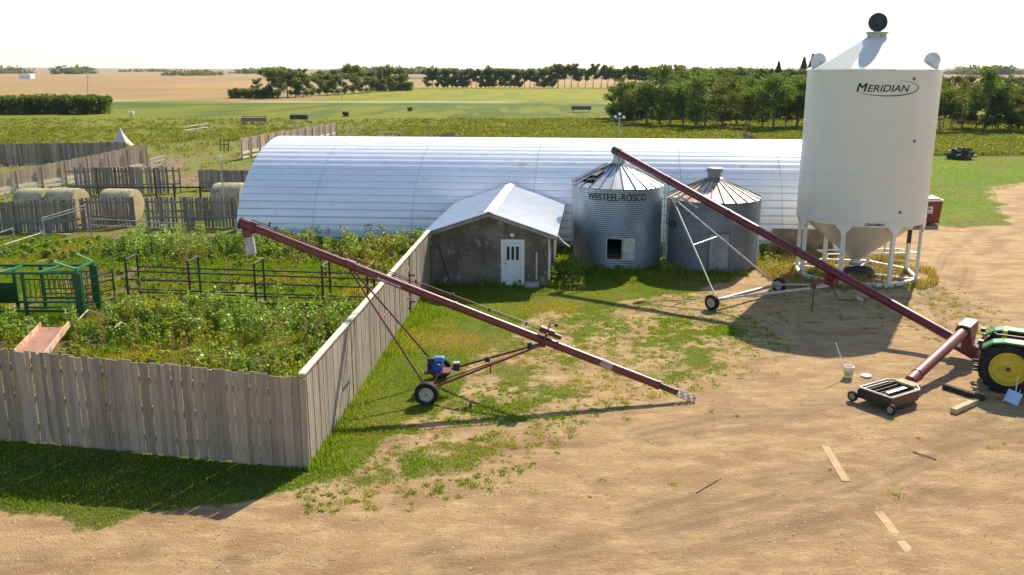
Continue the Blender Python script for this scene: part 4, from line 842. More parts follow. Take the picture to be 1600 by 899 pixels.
bale((-25.4, 57.2, 0), 'single round hay bale between the pair at the left and the pen gap', R(-6), r_=1.05, Lb=2)
bale((-19.0, 59.6, 0), 'round hay bale tucked beside the left end of the arched shed', R(-6), r_=1.1, Lb=2)
cx_ = Vector((-18.8, 56.2, 0))
PO = thing('pen_pole', 'thin pale leaning pole in front of the bale by the arched shed', 'pole', G(352, 345)); q = AT(345, 252, G(352, 345).y); MB().tube(G(352, 345), q, .05, .045).build('shaft', PIPEW, PO); MB().tube(q, q+Vector((0, 0, .35)), .09).build('cap', WHITEP, PO)

# ------------------------------------------------------------ pipe gates and panels in the pens
def pipes(name, label, cat, segs, r_, mat, loc, group=None, part='pipe_rails'):
    t_ = thing(name, label, cat, loc, 0, group); mb = MB()
    for a, b_ in segs: mb.tube(a, b_, r_, n=8)
    mb.build(part, mat, t_); return t_
def gatepx(label, x0, x1, Yb0, Yb1, lines, posts, mat=PIPEW, r_=.035):
    """lines: (py at x0, py at x1); posts: list of (px, pytop, pybase)"""
    segs = []; 
    for a, b_ in lines: segs.append((AT(x0, a, Yb0), AT(x1, b_, Yb1)))
    t_ = thing('pipe_gate', label, 'gate', (segs[0][0].x, Yb0, 0), 0, 'pipe gates in the pens'); mb = MB()
    for a, b_ in segs: mb.tube(a, b_, r_, n=8)
    mb.build('rails', mat, t_)
    for px, pt_, f_ in posts:
        Yp = Yb0+(Yb1-Yb0)*f_; a = AT(px, pt_, Yp); MB().tube(a, Vector((a.x, a.y, 0)), r_*1.2, n=8).build('post', mat, t_)
gatepx('white pipe gate of slanting rails standing lowest at the left edge', -10, 65, 46.5, 50, ((388, 364), (399, 376), (407, 384)), ((-10, 385, 0), (65, 360, 1)))
gatepx('white double rail pipe gate in front of the paired bales fence', 66, 133, 51, 53, ((341, 321), (345, 326), (366, 366), (374, 376)), ((66, 341, 0), (133, 320, 1)))
gatepx('short pale pipe gate beneath the leftmost bale', -25, 20, 49, 50.5, ((372, 357), (380, 367), (388, 377), (394, 385)), ((-25, 372, 0), (20, 356, 1)))
gatepx('long dark pipe gate low in front of the middle board fences', 140, 290, 50.5, 52, ((342, 350), (352, 358)), ((140, 340, 0), (230, 344, .6), (290, 348, 1)), mat=STEEL)
gatepx('dark pipe barrier with heavy posts behind the middle bale', 108, 320, 60, 60, ((293, 293), (330, 330)), ((150, 262, .2), (178, 262, .33), (240, 263, .62), (271, 288, .77), (312, 290, .95)), mat=PIPED, r_=.06)
gatepx('thin pale pipe panel by the pale fence far left', 232, 258, 84, 86, ((250, 243), (256, 249), (262, 255)), ((233, 247, 0), (257, 242, 1)), r_=.04)
gatepx('thin grey pipe panel in the rough pasture left', 287, 325, 122, 128, ((199, 193), (204, 199)), ((289, 197, 0), (306, 195, .5), (324, 191, 1)), r_=.05)
gatepx('weathered rail panel behind the arched shed near the pale fence', 545, 570, 140, 140, ((201, 200), (206, 205), (211, 210)), ((546, 199, 0), (569, 199, 1)), mat=WOODL, r_=.06)
gatepx('pale rail panel just above the left of the arched shed roof', 590, 628, 130, 131, ((207, 207), (212, 212)), ((592, 206, 0), (626, 206, 1)), mat=WOODL, r_=.06)
fd = [(AT(344, 217, 100), AT(344, 236, 100)), (AT(350, 216, 100), AT(350, 236, 100)), (AT(357, 217, 101), AT(357, 236, 101)), (AT(344, 219, 100), AT(357, 219, 101)), (AT(344, 226, 100), AT(357, 226, 101))]
pipes('feed_rack', 'small dark upright rack standing alone on the brown pen ground', 'rack', fd, .05, PIPED, (fd[0][0].x, 100, 0))

# rusty alley panels
AP = [Vector((-15.9, 35.6, 0)), Vector((-6.2, 34.1, 0))]; d_ = (AP[1]-AP[0]).normalized(); nrm2 = Vector((-d_.y, d_.x, 0)); La = (AP[1]-AP[0]).length
AY_ = thing('loading_alley', 'rusty dark pipe cattle alley with hoops standing in the weeds', 'cattle alley', AP[0], math.atan2(d_.y, d_.x))
for s_, nm in ((0, 'near_side'), (1, 'far_side')):
    mb = MB()
    for z in ((.35, .75, 1.15, 1.5) if s_ == 0 else (.4, .95, 1.5)): mb.tube(AP[0]+nrm2*.85*s_+Vector((0, 0, z)), AP[1]+nrm2*.85*s_+d_*2.2+Vector((0, 0, z+.05)), .032, n=8)
    mb.build('panel_rails', PIPED, AY_)
for f_ in (0, .28, .57, .86, 1.05):
    p = AP[0]+d_*La*f_; mb = MB(); hh = 1.98; mb.path([p, p+Vector((0, 0, hh)), p+nrm2*.85+Vector((0, 0, hh+.05)), p+nrm2*.85], .045); mb.build('hoop', PIPED, AY_)
wp = thing('wire_panel', 'light wire mesh panel between the green chute and the rusty alley', 'wire panel', (-17.6, 35.5, 0)); mb = MB()
for z in (.2, .55, .9, 1.3): mb.tube((-18.0, 35.2, z), (-15.95, 35.6, z), .013, n=6)
for x in np.linspace(0, 1, 5): mb.tube((-18.0+2.05*x, 35.2+.4*x, 0), (-18.0+2.05*x, 35.2+.4*x, 1.3), .016, n=6)
mb.build('mesh_wires', PIPED, wp)

# green cattle chute
CC = thing('cattle_chute', 'green steel cattle squeeze chute standing in the weeds at the left edge', 'cattle chute', (-20, 34, 0))
yN, yF = 33.6, 35.0; xR = AT(120, 430, yN).x; xL = xR-5.6; hT = AT(60, 427, yN).z
mb = MB()
for y in (yN, yF):
    mb.bar((xL, y, hT), (xR, y, hT), .08, .09); mb.bar((xL, y, .35), (xR, y, .35), .08, .1)
mb.build('side_beam', GREENP, CC)
GB_ = M('bright green bar', (.03, .22, .06), .45)
for f_ in (0, .22, .45, .72): MB().bar((xL+(xR-xL)*f_, yN, hT-.02), (xL+(xR-xL)*f_+.25, yF, hT-.02), .09, .09).build('cross_beam', GB_, CC)
for f_ in (0, .2, .42, .62, 1):
    for y in (yN, yF):
        x = xL+(xR-xL)*f_; w_ = .30 if f_ == 1 else .12; mb = MB(); mb.bar((x, y, 0), (x, y, hT), w_, .1); mb.build('post', GREENP, CC)
for y in (yN+.01, yF):
    mb = MB(); 
    for x in np.arange(xL+3.7, xR-.2, .2): mb.bar((x, y, .9), (x, y, hT-.25), .03, .03)
    for z in (.5, .7, .9, hT-.25): mb.bar((xL+3.5, y, z), (xR-.1, y, z), .04, .05)
    mb.build('drop_bars', GREENP, CC)
    MB().bar((xL+.05, y, .75), (xL+2.3, y, .75), .03, .8).build('side_sheet', GREENP, CC)
    mb = MB(); mb.bar((xL, y, 1.45), (xL+1.2, y, 1.45), .05, .06); mb.bar((xL, y, 1.2), (xL+1.2, y, 1.2), .05, .06); mb.build('tail_rail', GREENP, CC)
hg = M('pale green arm', (.14, .36, .17), .45); mb = MB(); ht2 = AT(118, 421, yN).z
mb.bar((xR, yN, hT), (xR, yN, ht2+.02), .12, .12); mb.bar((xR, yF, hT), (xR, yF, ht2+.02), .12, .12); mb.bar((xR, yN, ht2), (xR, yF, ht2), .08, .08); mb.build('headgate', M('headgate green', (.02, .16, .04), .45), CC)
MB().bar((xR, yN, ht2+.02), AT(84, 410, yN+.6), .06, .06).build('control_arm', hg, CC); MB().bar((xR, yF, ht2+.02), AT(119, 397, yF+.6), .06, .06).build('control_arm', hg, CC)
mb = MB(); 
for z in (.5, .9, 1.3, 1.6): mb.bar((xR+.1, yN+.1, z), (xR+.75, yF, z), .04, .05)
mb.bar((xR+.75, yF, 0), (xR+.75, yF, 1.75), .06, .06); mb.bar((xR+.12, yN+.1, .1), (xR+.12, yN+.1, 1.75), .06, .06); mb.build('front_gate', GREENP, CC)

# rusty ramp tray
p0, p1, p2, p3 = G(18, 560, .35), G(70, 560, .35), G(108, 510, .55), G(64, 512, .55)
TY = thing('rusty_tray', 'pinkish rusty steel trough lying in the weeds behind the front fence', 'trough', (p0.x, p0.y, 0)); mb = MB()
th = Vector((0, 0, -.05)); mb.add([p0, p1, p2, p3, p0+th, p1+th, p2+th, p3+th], [(0, 1, 2, 3), (4, 5, 6, 7), (0, 1, 5, 4), (1, 2, 6, 5), (2, 3, 7, 6), (3, 0, 4, 7)]); mb.build('pan', RUSTY, TY)
mb = MB(); up_ = Vector((0, 0, .08)); mb.bar(p1+up_, p2+up_, .05, .22); mb.bar(p0+up_, p3+up_, .05, .2); mb.build('side_flange', M('pale rusty flange', (.58, .40, .24), .7, c2=(.40, .22, .15), scale=3), TY)
MB().bar(p0+Vector((.4, .3, -.35)), p3+Vector((.3, 0, -.55)), .3, .1).build('support_skid', PIPED, TY)

# far yard junk
def junk(name, px, py, w_, h, label, cat, mat, mat2):
    c = G(px, py); t_ = thing(name, label, cat, c); mb = MB(); mb.box((w_, w_*.4, h*.5), Matrix.Translation(c+Vector((0, 0, h*.65)))); mb.build('bed', mat, t_, bevel=.05)
    mb = MB(); 
    for s_ in (-.4, .4): 
        for q in (-.15, .15): mb.bar(c+Vector((s_*w_, q*w_, 0)), c+Vector((s_*w_, q*w_, h)), .1, .1)
    mb.bar(c+Vector((-w_/2, 0, h)), c+Vector((w_/2, 0, h)), .1, .1); mb.build('frame', mat2, t_)
junk('old_implement', 468, 192, 3.2, 1.6, 'dark derelict farm implement in the pasture beyond the pale fence', 'farm implement', PIPED, STEEL)
junk('old_trailer', 399, 194, 4.6, 1.3, 'low rusted trailer frame in pasture left of the dark implement', 'trailer', WOODD, PIPED)
junk('old_implement', 908, 176, 4.4, 1.6, 'weathered trailer at the left foot of the dense tree clump', 'farm implement', BARK, WOODL)
# rubble heap at right
hpz = G(1500, 249); HQ = thing('scrap_heap', 'dark heap of scrap at the edge of the bright lawn', 'scrap heap', hpz); mb = MB()
for k_ in range(60):
    a = random.uniform(0, 6.28); q = random.random()**.5*1.15; z = random.uniform(0, 1)*(1.5-q*.8); mb.box((random.uniform(.3, 1.1), random.uniform(.1, .5), random.uniform(.1, .4)), Matrix.Translation(hpz+Vector((q*math.cos(a)*1.15, q*math.sin(a), z))) @ Matrix.Rotation(random.uniform(0, 3), 4, 'Z') @ Matrix.Rotation(random.uniform(-.5, .5), 4, 'X'))
mb.build('scrap_pieces', M('dark scrap', (.05, .042, .035), .8, isl=.6), HQ)
# white drum / far-left pale gate ends, yard light pole, power poles, birdhouse post
yp = G(966, 226); yt = AT(968, 182, yp.y); YP = thing('yard_light_pole', 'slim pole with white lamps rising behind the arched shed', 'light pole', yp)
MB().tube(yp, yt, .09, .07).build('pole', PIPEW, YP); mb = MB(); mb.tube(yt+Vector((-.5, 0, -.35)), yt+Vector((.5, 0, -.25)), .05); mb.build('cross_arm', STEEL, YP)
for dx, dz in ((-.55, -.1), (.55, -.15), (0, .25)):
    mb = MB(); mb.lathe([(.001, .3), (.14, .26), (.22, .05), (.2, 0), (.001, 0)], 12, Matrix.Translation(yt+Vector((dx, 0, dz-.1)))); mb.build('lamp_head', WHITEP, YP)
for px, pb, pt_, lb in ((534, 158, 122, 'thin utility pole standing before the left clump of trees'), (137, 152, 118, 'thin utility pole in the far wheat field at left')):
    a = G(px, pb); q = AT(px, pt_, a.y); PO_ = thing('utility_pole', lb, 'utility pole', a); MB().tube(a, q, .14, .1, 8).build('shaft', STEEL, PO_); MB().bar(q+Vector((-.7, 0, -.4)), q+Vector((.7, 0, -.4)), .1, .1).build('cross_arm', WOODD, PO_)
a = G(205, 190); q = AT(205, 178, a.y); BH = thing('nest_box_post', 'white box on a post in the rough pasture at left', 'nest box', a); MB().tube(a, q, .08).build('post', WOODD, BH); MB().box((1.0, .5, .45), Matrix.Translation(q+Vector((0, 0, .2)))).build('box', WHITEP, BH, bevel=.03)
a = G(190, 228); TP = thing('canvas_heap', 'white canvas-like pointed pile beyond the farthest dark fence', 'pile', a); mb = MB()
mb.lathe([(2.0, 0), (1.2, .8), (.5, 1.7), (.05, 2.6)], 7, Matrix.Translation(a) @ Matrix.Diagonal((.8, .8, .9, 1))); mb.build('sheet', M('bleached canvas', (.60, .50, .42), .8), TP)

# ------------------------------------------------------------ foliage generators
def leaves(cen, size, nrm_bias=.6, r_=None, aspect=1.6):
    """cen (n,3), size (n,), returns verts, quads"""
    n = len(cen); r_ = r_ or rng
    d = r_.normal(size=(n, 3)); d[:, 2] = d[:, 2]*nrm_bias; d /= np.linalg.norm(d, axis=1)[:, None]+1e-9
    e = r_.normal(size=(n, 3)); e -= (e*d).sum(1)[:, None]*d; e /= np.linalg.norm(e, axis=1)[:, None]+1e-9
    a = d*(size*.5*aspect)[:, None]; b_ = e*(size*.5)[:, None]
    v = np.stack([cen-a, cen-a*.1+b_, cen+a, cen-a*.1-b_], 1).reshape(-1, 3); return v, np.arange(4*n).reshape(n, 4)
def tree_proto(name, h, cw, seed, mat, style='round', nl=2600, leaf=.28, trunkh=.25):
    r_ = np.random.default_rng(seed); rd = random.Random(seed); t_ = thing(name, '', '', (0, 0, 0)); mb = MB(); cl = []
    ntr = 1 if style in ('spruce',) else rd.choice((1, 2, 3))
    for k_ in range(ntr):
        bx0 = rd.uniform(-.35, .35)*(ntr > 1); by0 = rd.uniform(-.35, .35)*(ntr > 1); p = Vector((bx0, by0, -.1)); rad_ = h*.022/ntr**.5; q = p.copy(); lean = Vector((rd.uniform(-.12, .12), rd.uniform(-.12, .12), 1))
        n = 6
        for i in range(n):
            q2 = q+Vector((lean.x+rd.uniform(-.1, .1), lean.y+rd.uniform(-.1, .1), 1))*(h*.86/n); r0 = rad_*(1-i/n*.85); mb.tube(q, q2, r0, rad_*(1-(i+1)/n*.85), 7, cap=False)
            if q2.z > h*trunkh and style != 'spruce':
                for j in range(3):
                    a = rd.uniform(0, 6.28); L = cw*.5*rd.uniform(.5, 1.2)*(1-abs(q2.z/h-.55)*.9); e = q2+Vector((math.cos(a)*L, math.sin(a)*L, L*rd.uniform(.2, .8))); mb.tube(q2, e, r0*.45, r0*.12, 5, cap=False); cl.append((e, rd.uniform(.45, 1.0)*cw*.21)); cl.append((q2.lerp(e, .55), cw*rd.uniform(.08, .17)))
            q = q2
        cl.append((q, cw*.2))
    mb.build('trunk', BARK, t_, world=False, smooth=True)
    if style == 'spruce':
        z = r_.random(nl*2)**1.15; rad_ = (1-z)*cw*.5*(.65+.35*np.sin(z*h*5)**2)*r_.random(nl*2)**.35; a = r_.random(nl*2)*6.283; c = np.stack([rad_*np.cos(a), rad_*np.sin(a), .4+z*h-.15*rad_], 1); v, f = leaves(c, np.full(len(c), leaf), .3, r_, 2.2)
    else:
        ws = np.array([x[1] for x in cl])**2; idx = r_.choice(len(cl), nl, p=ws/ws.sum()); cc = np.array([tuple(x[0]) for x in cl])[idx]; rr_ = np.array([x[1] for x in cl])[idx]
        d = r_.normal(size=(nl, 3)); d /= np.linalg.norm(d, axis=1)[:, None]; c = cc+d*(rr_*(r_.random(nl)**.45)*1.15)[:, None]*np.array([1, 1, .8]); c[:, 2] = np.maximum(c[:, 2], .3)
        v, f = leaves(c, leaf*r_.uniform(.6, 1.3, nl), .7, r_)
    npmesh('crown', v, f, mat, t_); return t_
def bush_proto(name, h, w_, seed, mat, nl=1800, leaf=.25):
    r_ = np.random.default_rng(seed); t_ = thing(name, '', '', (0, 0, 0)); mb = MB(); rd = random.Random(seed); cl = []
    for i in range(9):
        a = rd.uniform(0, 6.28); L = rd.uniform(.2, .5)*w_; e = Vector((math.cos(a)*L, math.sin(a)*L, h*rd.uniform(.45, .85))); mb.tube((0, 0, -.1), e, .04, .015, 5); cl.append((tuple(e), w_*rd.uniform(.14, .24)))
    mb.build('stems', BARK, t_, world=False)
    idx = r_.integers(0, len(cl), nl); cc = np.array([x[0] for x in cl])[idx]; rr_ = np.array([x[1] for x in cl])[idx]; d = r_.normal(size=(nl, 3)); d /= np.linalg.norm(d, axis=1)[:, None]
    c = cc+d*(rr_*r_.random(nl)**.4*1.3)[:, None]; low_ = r_.random(nl) < .3; c[low_, 2] *= r_.random(low_.sum()); c[:, 2] = np.abs(c[:, 2])+.05
    v, f = leaves(c, leaf*r_.uniform(.6, 1.3, nl), .7, r_); npmesh('foliage', v, f, mat, t_); return t_
protos_n = [tree_proto('broadleaf_tree', (8.4, 7.2, 8.0, 9.0, 6.6)[i % 5], (6.4, 5.6, 7.2, 5.2)[i % 4], 100+i, (LEAF, LEAF2, LEAF)[i % 3], nl=(5000, 3600, 5600, 3000)[i % 4], leaf=.22, trunkh=(.10, .30, .18, .05)[i % 4]) for i in range(10)]
protos_f = [tree_proto('broadleaf_tree', 9.0, 6.2, 200+i, (LEAFF, LEAFF, LEAF2)[i % 3], nl=2300, leaf=.42, trunkh=(.12, .3, .38)[i % 3]) for i in range(6)]
protos_s = [tree_proto('spruce_tree', 11.5, 8.5, 300+i, LEAFS, 'spruce', nl=4000, leaf=.4) for i in range(2)]
protos_b = [bush_proto('shrub', 3.2, 4.2, 400+i, (LEAF, LEAF2)[i % 2], nl=1700, leaf=.3) for i in range(4)]
used = set()
def place(protos, x, y, s, label, cat, group, k_=None, sz=1.):
    p = protos[k_ if k_ is not None else random.randrange(len(protos))]
    o = p if p.name not in used and False else copy_tree(p)
    o.location = (x, y, 0); o.rotation_euler = (0, 0, random.uniform(0, 6.28)); o.scale = (s, s, s*sz); tag(o, label, cat, group); return o
def atG(px, py): g = G(px, py); return g.x, g.y
# dense clump behind the bins
GC = 'trees of the dense clump behind the long shed'
xs_c = [(958, 186), (975, 190), (992, 193), (1010, 196), (1030, 195), (1046, 199), (1066, 198), (1088, 202), (1103, 198), (1128, 200), (1150, 196), (1168, 202), (1190, 200), (1208, 203), (1228, 201), (1246, 199), (1262, 202), (1285, 201), (1010, 178), (1075, 180), (1125, 178), (1180, 180), (1232, 178), (1290, 182), (1330, 190), (1370, 192), (1410, 194)]
for i, (px, py) in enumerate(xs_c):
    x, y = atG(px, py); lb = 'dark leafy tree with visible trunks in the dense clump behind the bins'
    if i == 0: lb = 'low leftmost tree of the dense clump, beside the weathered trailer'
    place(protos_n, x, y, random.uniform(.78, 1.04)*(.78 if i == 0 else .9 if i < 3 else 1.0), lb, 'tree', GC)
GR = 'trees in the grove right of the tall bin'
for i, (px, py) in enumerate([(1452, 205), (1470, 207), (1486, 208), (1503, 203), (1524, 204), (1537, 207), (1556, 205), (1580, 207), (1600, 203), (1625, 207), (1655, 205), (1690, 206), (1458, 188), (1485, 186), (1515, 188), (1548, 186), (1585, 184), (1620, 186), (1660, 184)]):
    x, y = atG(px, py); place(protos_n, x, y, random.uniform(.85, 1.05)*(.86 if px < 1515 else .98), 'leafy tree with dark trunks in the grove right of the tall bin', 'tree', GR)
# left clump
GL = 'trees of the far left clump'
for px, py, s_ in [(402, 149, .62), (425, 152, 1.08), (436, 154, 1.05), (450, 153, 1.02), (462, 152, .95), (474, 152, .85), (487, 151, .78), (500, 149, .85), (512, 148, .88), (524, 149, .8), (538, 148, .86), (553, 147, 1.22), (566, 146, .95), (578, 145, .95), (590, 144, .95), (602, 143, 1.05), (613, 143, 1.12), (622, 142, 1.08), (634, 140, .85), (470, 142, 1.0), (520, 140, 1.0), (560, 139, 1.0), (444, 146, 1.1)]:
    x, y = atG(px, py); lb = 'mid green tree in the far left clump beyond the pasture'
    if px == 553: lb = 'tallest sparse tree standing above the far left clump'
    if px == 402: lb = 'small lone tree at the left end of the far left clump'
    place(protos_f, x, y, s_, lb, 'tree', GL, k_=random.choice((0, 3, 0, 1, 4)))
for px in range(365, 424, 8): x, y = atG(px, 154); place(protos_b, x, y, random.uniform(.7, 1.0), 'low rounded shrub at the left foot of the far left tree clump', 'shrub', 'shrubs before the far left clump')
for px in range(585, 640, 9): x, y = atG(px, 142); place(protos_b, x, y, random.uniform(.9, 1.2), 'low rounded shrub at the right foot of the far left tree clump', 'shrub', 'shrubs beside the far left clump')
# shelterbelt rows
GS = 'trees of the far shelterbelt row'
px = 668
while px < 1060:
    x, y = atG(px, 137.6); dense = px < 870
    place(protos_f, x, y, random.uniform(.88, 1.12)*(1.0 if dense else .98), 'tree in the dense left half of the far shelterbelt' if dense else 'slender tree with see-through gaps in the right half of the far shelterbelt', 'tree', GS+(' left' if dense else ' right'), k_=random.choice((0, 3, 1) if dense else (2, 5, 1)), sz=1.0 if dense else 1.15)
    px += random.uniform(6.5, 8.5) if dense else random.uniform(9, 13)
px = 1040
while px < 1262:
    x, y = atG(px, 146+random.uniform(-2, 2)); place(protos_f, x, y, random.uniform(.85, 1.05), 'tree in the far row seen above the dense clump', 'tree', 'trees of the row above the dense clump'); px += random.uniform(7, 10)
for px in list(range(1450, 1660, 13)):
    x, y = atG(px, 152+random.uniform(-3, 3)); place(protos_f, x, y, random.uniform(.8, 1.0)*.8, 'tree in the far row above the right grove', 'tree', 'trees of the row above the right grove')
for px, s_, k_ in ((1253, 1.0, 0), (1266, 1.1, 1), (1214, .88, 0)):
    x, y = atG(px, 143); place(protos_s, x, y, s_*1.2, {1253: 'dark pointed spruce left of the spruce that touches the tall bin', 1266: 'tallest dark spruce touching the left side of the tall bin', 1214: 'lone dark spruce farther left of the spruce pair'}[px], 'tree', None, k_)
for px in range(965, 1300, 17):
    x, y = atG(px, 187+random.uniform(-3, 3)); place(protos_b, x, y, random.uniform(.8, 1.25), 'leafy shrub filling in beneath the dense clump of trees', 'shrub', 'shrubs beneath the dense clump of trees')
# hedge at left
for i, px in enumerate(range(-60, 172, 13)):
    x, y = atG(px, 178+random.uniform(-1, 1)); place(protos_b, x, y, random.uniform(1.05, 1.2), 'dense dark shrub of the long hedge at the left', 'shrub', 'shrubs of the long hedge at the left')
for px in (540, 640): x, y = atG(px, 172+random.uniform(-3, 12)); place(protos_b, x, y, random.uniform(.22, .32), 'small round shrub alone in the rough pasture', 'shrub', 'small shrubs in the rough pasture')
# bare grey bush
for p in protos_n+protos_f+protos_s+protos_b:
    for ch in list(p.children): bpy.data.objects.remove(ch)
    bpy.data.objects.remove(p)
# horizon tree masses (kilometres away, read as one mass)
v_all = []; 
for (p0_, p1_, Yd, hh, dens) in [(0, 60, 1900, 15, 70), (118, 150, 1700, 17, 60), (285, 350, 1300, 9, 90), (380, 480, 1900, 14, 130), (500, 760, 1700, 14, 400), (745, 1000, 1500, 10, 300), (1000, 1270, 1300, 11, 400), (1480, 1560, 1500, 16, 150), (840, 900, 2600, 20, 60), (1560, 1700, 2600, 16, 60), (-300, -20, 2200, 16, 200), (200, 290, 2600, 12, 60)]:
    for _ in range(dens):
        x = (random.uniform(p0_, p1_)-800)/FPX*Yd; yy = Yd+random.uniform(-60, 60); e_ = math.sin((x/Yd*FPX+800-p0_)/(p1_-p0_)*math.pi)**.4 if p1_ > p0_ else 1
        hz_ = hh*random.uniform(.5, 1)*max(.25, e_); v_all.append((x, yy, hz_))
cs, szs = [], []
for x, yy, hz_ in v_all:
    n = 26; a = rng.normal(size=(n, 3))*np.array([hz_*.35, hz_*.35, hz_*.22])+np.array([x, yy, hz_*.5]); a[:, 2] = np.abs(a[:, 2]); cs.append(a); szs.append(np.full(n, hz_*.32))
v, f = leaves(np.concatenate(cs), np.concatenate(szs), .7); 
zt_ = ss(1200, 5000, np.hypot(v[:, 0], v[:, 1]))*(fbm(v[:, 0], v[:, 1], 1500, 5, 3)-.45)*38; v[:, 2] += zt_
tag(npmesh('distant_woods', v, f, LEAFF), 'bluish masses of distant trees along the horizon', 'woods', kind='stuff')
fb_ = G(40, 120); HBt = thing('farm_building', 'tiny long white roofed building on the horizon at far left', 'building', (AT(42, 118.5, 900).x, 900, 0)); cb = Vector((AT(42, 118.5, 900).x, 900, 0)); MB().box((11, 8, 3), Matrix.Translation(cb+Vector((0, 0, 1.5)))).build('wall', WHITEP, HBt); mb = MB(); mb.prism([(-5.7, 3.0), (5.7, 3.0), (5.2, 4.4), (-5.2, 4.4)], -4.2, 4.2, Matrix.Translation(cb) @ Matrix.Rotation(R(90), 4, 'X')); mb.build('roof', WHITEP, HBt)

# ------------------------------------------------------------ grass, weeds, brush (nobody could count them)
def blades(x, y, h, w_, lean=.35):
    n = len(x); a = rng.random(n)*6.283; la_ = rng.random(n)*6.283; z0 = np.zeros(n)-.01; dx = np.cos(a)*w_; dy = np.sin(a)*w_; lx = np.cos(la_)*h*lean*rng.random(n); ly = np.sin(la_)*h*lean*rng.random(n)
    v = np.stack([np.stack([x-dx, y-dy, z0], 1), np.stack([x+dx, y+dy, z0], 1), np.stack([x+lx, y+ly, h], 1)], 1).reshape(-1, 3); return v, np.arange(3*n).reshape(n, 3)
n = 900000; x = rng.uniform(-18, 23, n); y = 14+36*rng.random(n)**1.15; cv = grass_cov(x, y)
shed_m = sdf(x, y, [(FL.x, FL.y), tuple((FL+u_*SW)[:2]), tuple((FL+u_*SW+v_*SLN)[:2]), tuple((FL+v_*SLN)[:2])]) > .05
b1m = (np.hypot(x-c1[0], y-c1[1]) > r1) & (np.hypot(x-c2[0], y-c2[1]) > r2); q_y = y < 48.3-.095*x
pen_m = sdf(x, y, [(-30, 24.8), (CF.x, CF.y), (SL.x, SL.y), (-4, 49), (-30, 51)]) < -.05
keep = (rng.random(n) < ss(.35, .9, cv)*.9) & shed_m & b1m & q_y & ~(pen_m & (rng.random(n) < .6)); x, y = x[keep], y[keep]
fence_side = np.abs((x-CF.x)*(SL.y-CF.y)-(y-CF.y)*(SL.x-CF.x))/math.hypot(SL.x-CF.x, SL.y-CF.y)
hgt = .035+.05*fbm(x, y, 1.2, 111, 3)+.14*np.exp(-fence_side/.35)*(y > 20)+.10*(y > 40); hgt *= rng.uniform(.6, 1.3, len(x))
hop_m = sdf(x, y, HOPP) < .6
v, f = blades(x[~hop_m], y[~hop_m], hgt[~hop_m], .010+.0003*y[~hop_m]); tag(npmesh('grass', v, f, GRASSM), 'short green grass patches along the fence and around the sheds', 'grass', kind='stuff')
xd, yd = x[hop_m], y[hop_m]; n = 12000; xx = rng.uniform(12, 20.5, n); yy = rng.uniform(38.5, 46, n); kk_ = (fbm(xx, yy, 1.2, 131, 3) > .48) & (sdf(xx, yy, HOPP) < .5); xx, yy = xx[kk_], yy[kk_]
xd, yd = np.concatenate([xd, xx]), np.concatenate([yd, yy]); hh = np.concatenate([np.full(len(xd)-len(xx), .10), rng.uniform(.15, .42, len(xx))]); v, f = blades(xd, yd, hh, .02); tag(npmesh('dry_grass', v, f, DRYG), 'straw coloured dry grass under the tall cream bin', 'grass', kind='stuff')
def plants(x, y, h, leaf, per, spread_=.28, seed=1):
    r_ = np.random.default_rng(seed); n = len(x); X_ = np.repeat(x, per); Y_ = np.repeat(y, per); H_ = np.repeat(h, per); t_ = r_.random(n*per)**.7; ra = spread_*(.4+.9*H_)*r_.random(n*per)**.6*(1.15-t_*.75); a = r_.random(n*per)*6.283
    c = np.stack([X_+ra*np.cos(a), Y_+ra*np.sin(a), .03+t_*H_], 1); return leaves(c, np.repeat(leaf, per)*r_.uniform(.6, 1.3, n*per), .55, r_, 1.9)
def inpoly(x, y, poly, m_=0): return sdf(x, y, poly) < m_
PEN = [(-36, 26.6), (CF.x-.3, CF.y+.4), (SL.x-.35, SL.y), (-4.2, 48.2), (-15.5, 49.4), (-20.5, 50.5), (-36, 53)]
tray_m = lambda x, y: ~inpoly(x, y, [(p0.x-.2, p0.y-.6), (p1.x+.2, p1.y-.5), (p2.x+.2, p2.y+.2), (p3.x-.2, p3.y+.2)])
def weed_zone(x, y):
    b = np.exp(-((y-46.6)/2.1)**2)*1.0 + np.exp(-((y-32.2+.12*(x+10))/2.0)**2)*(x > -15.5)*1.0 + np.exp(-((y-31.0)/1.2)**2)*(x <= -15.5)*.8 + np.exp(-((y-27)/2.2)**2)*.62*ss(-13, -8, x)
    return np.clip(b, 0, 1)
n = 15500; x = rng.uniform(-36, -3, n); y = rng.uniform(20, 53, n); z_ = weed_zone(x, y); k_ = inpoly(x, y, PEN) & tray_m(x, y) & (rng.random(n) < .20+.75*z_*(fbm(x, y, 1.6, 141, 3) > .40)); x, y, z_ = x[k_], y[k_], z_[k_]
h = (.18+.95*z_*fbm(x, y, 1.6, 161, 3)**.8)*rng.uniform(.65, 1.25, len(x)); h = np.where((x < -15.5) & (y > 31.5) & (y < 36), h*.45, h); h = np.where((x < -21) & (y > 41), h*.4, h)
v, f = plants(x, y, h, np.full(len(x), .05), 80, .28); tag(npmesh('pen_weeds', v, f, WEED), 'tall leafy green weeds filling the cattle pen behind the fence', 'weeds', kind='stuff')
n = 2600; x = rng.uniform(-36, -3, n); y = rng.uniform(20, 53, n); z_ = weed_zone(x, y); k_ = inpoly(x, y, PEN, -.4) & tray_m(x, y) & (rng.random(n) < z_**1.5); x, y = x[k_], y[k_]
h = rng.uniform(.7, 1.35, len(x)); h = np.where((x < -15.5) & (y > 31.5) & (y < 36), .4, h); h = np.where((x < -21) & (y > 41), .35, h); h = np.where(y < 26, h*.6, h)
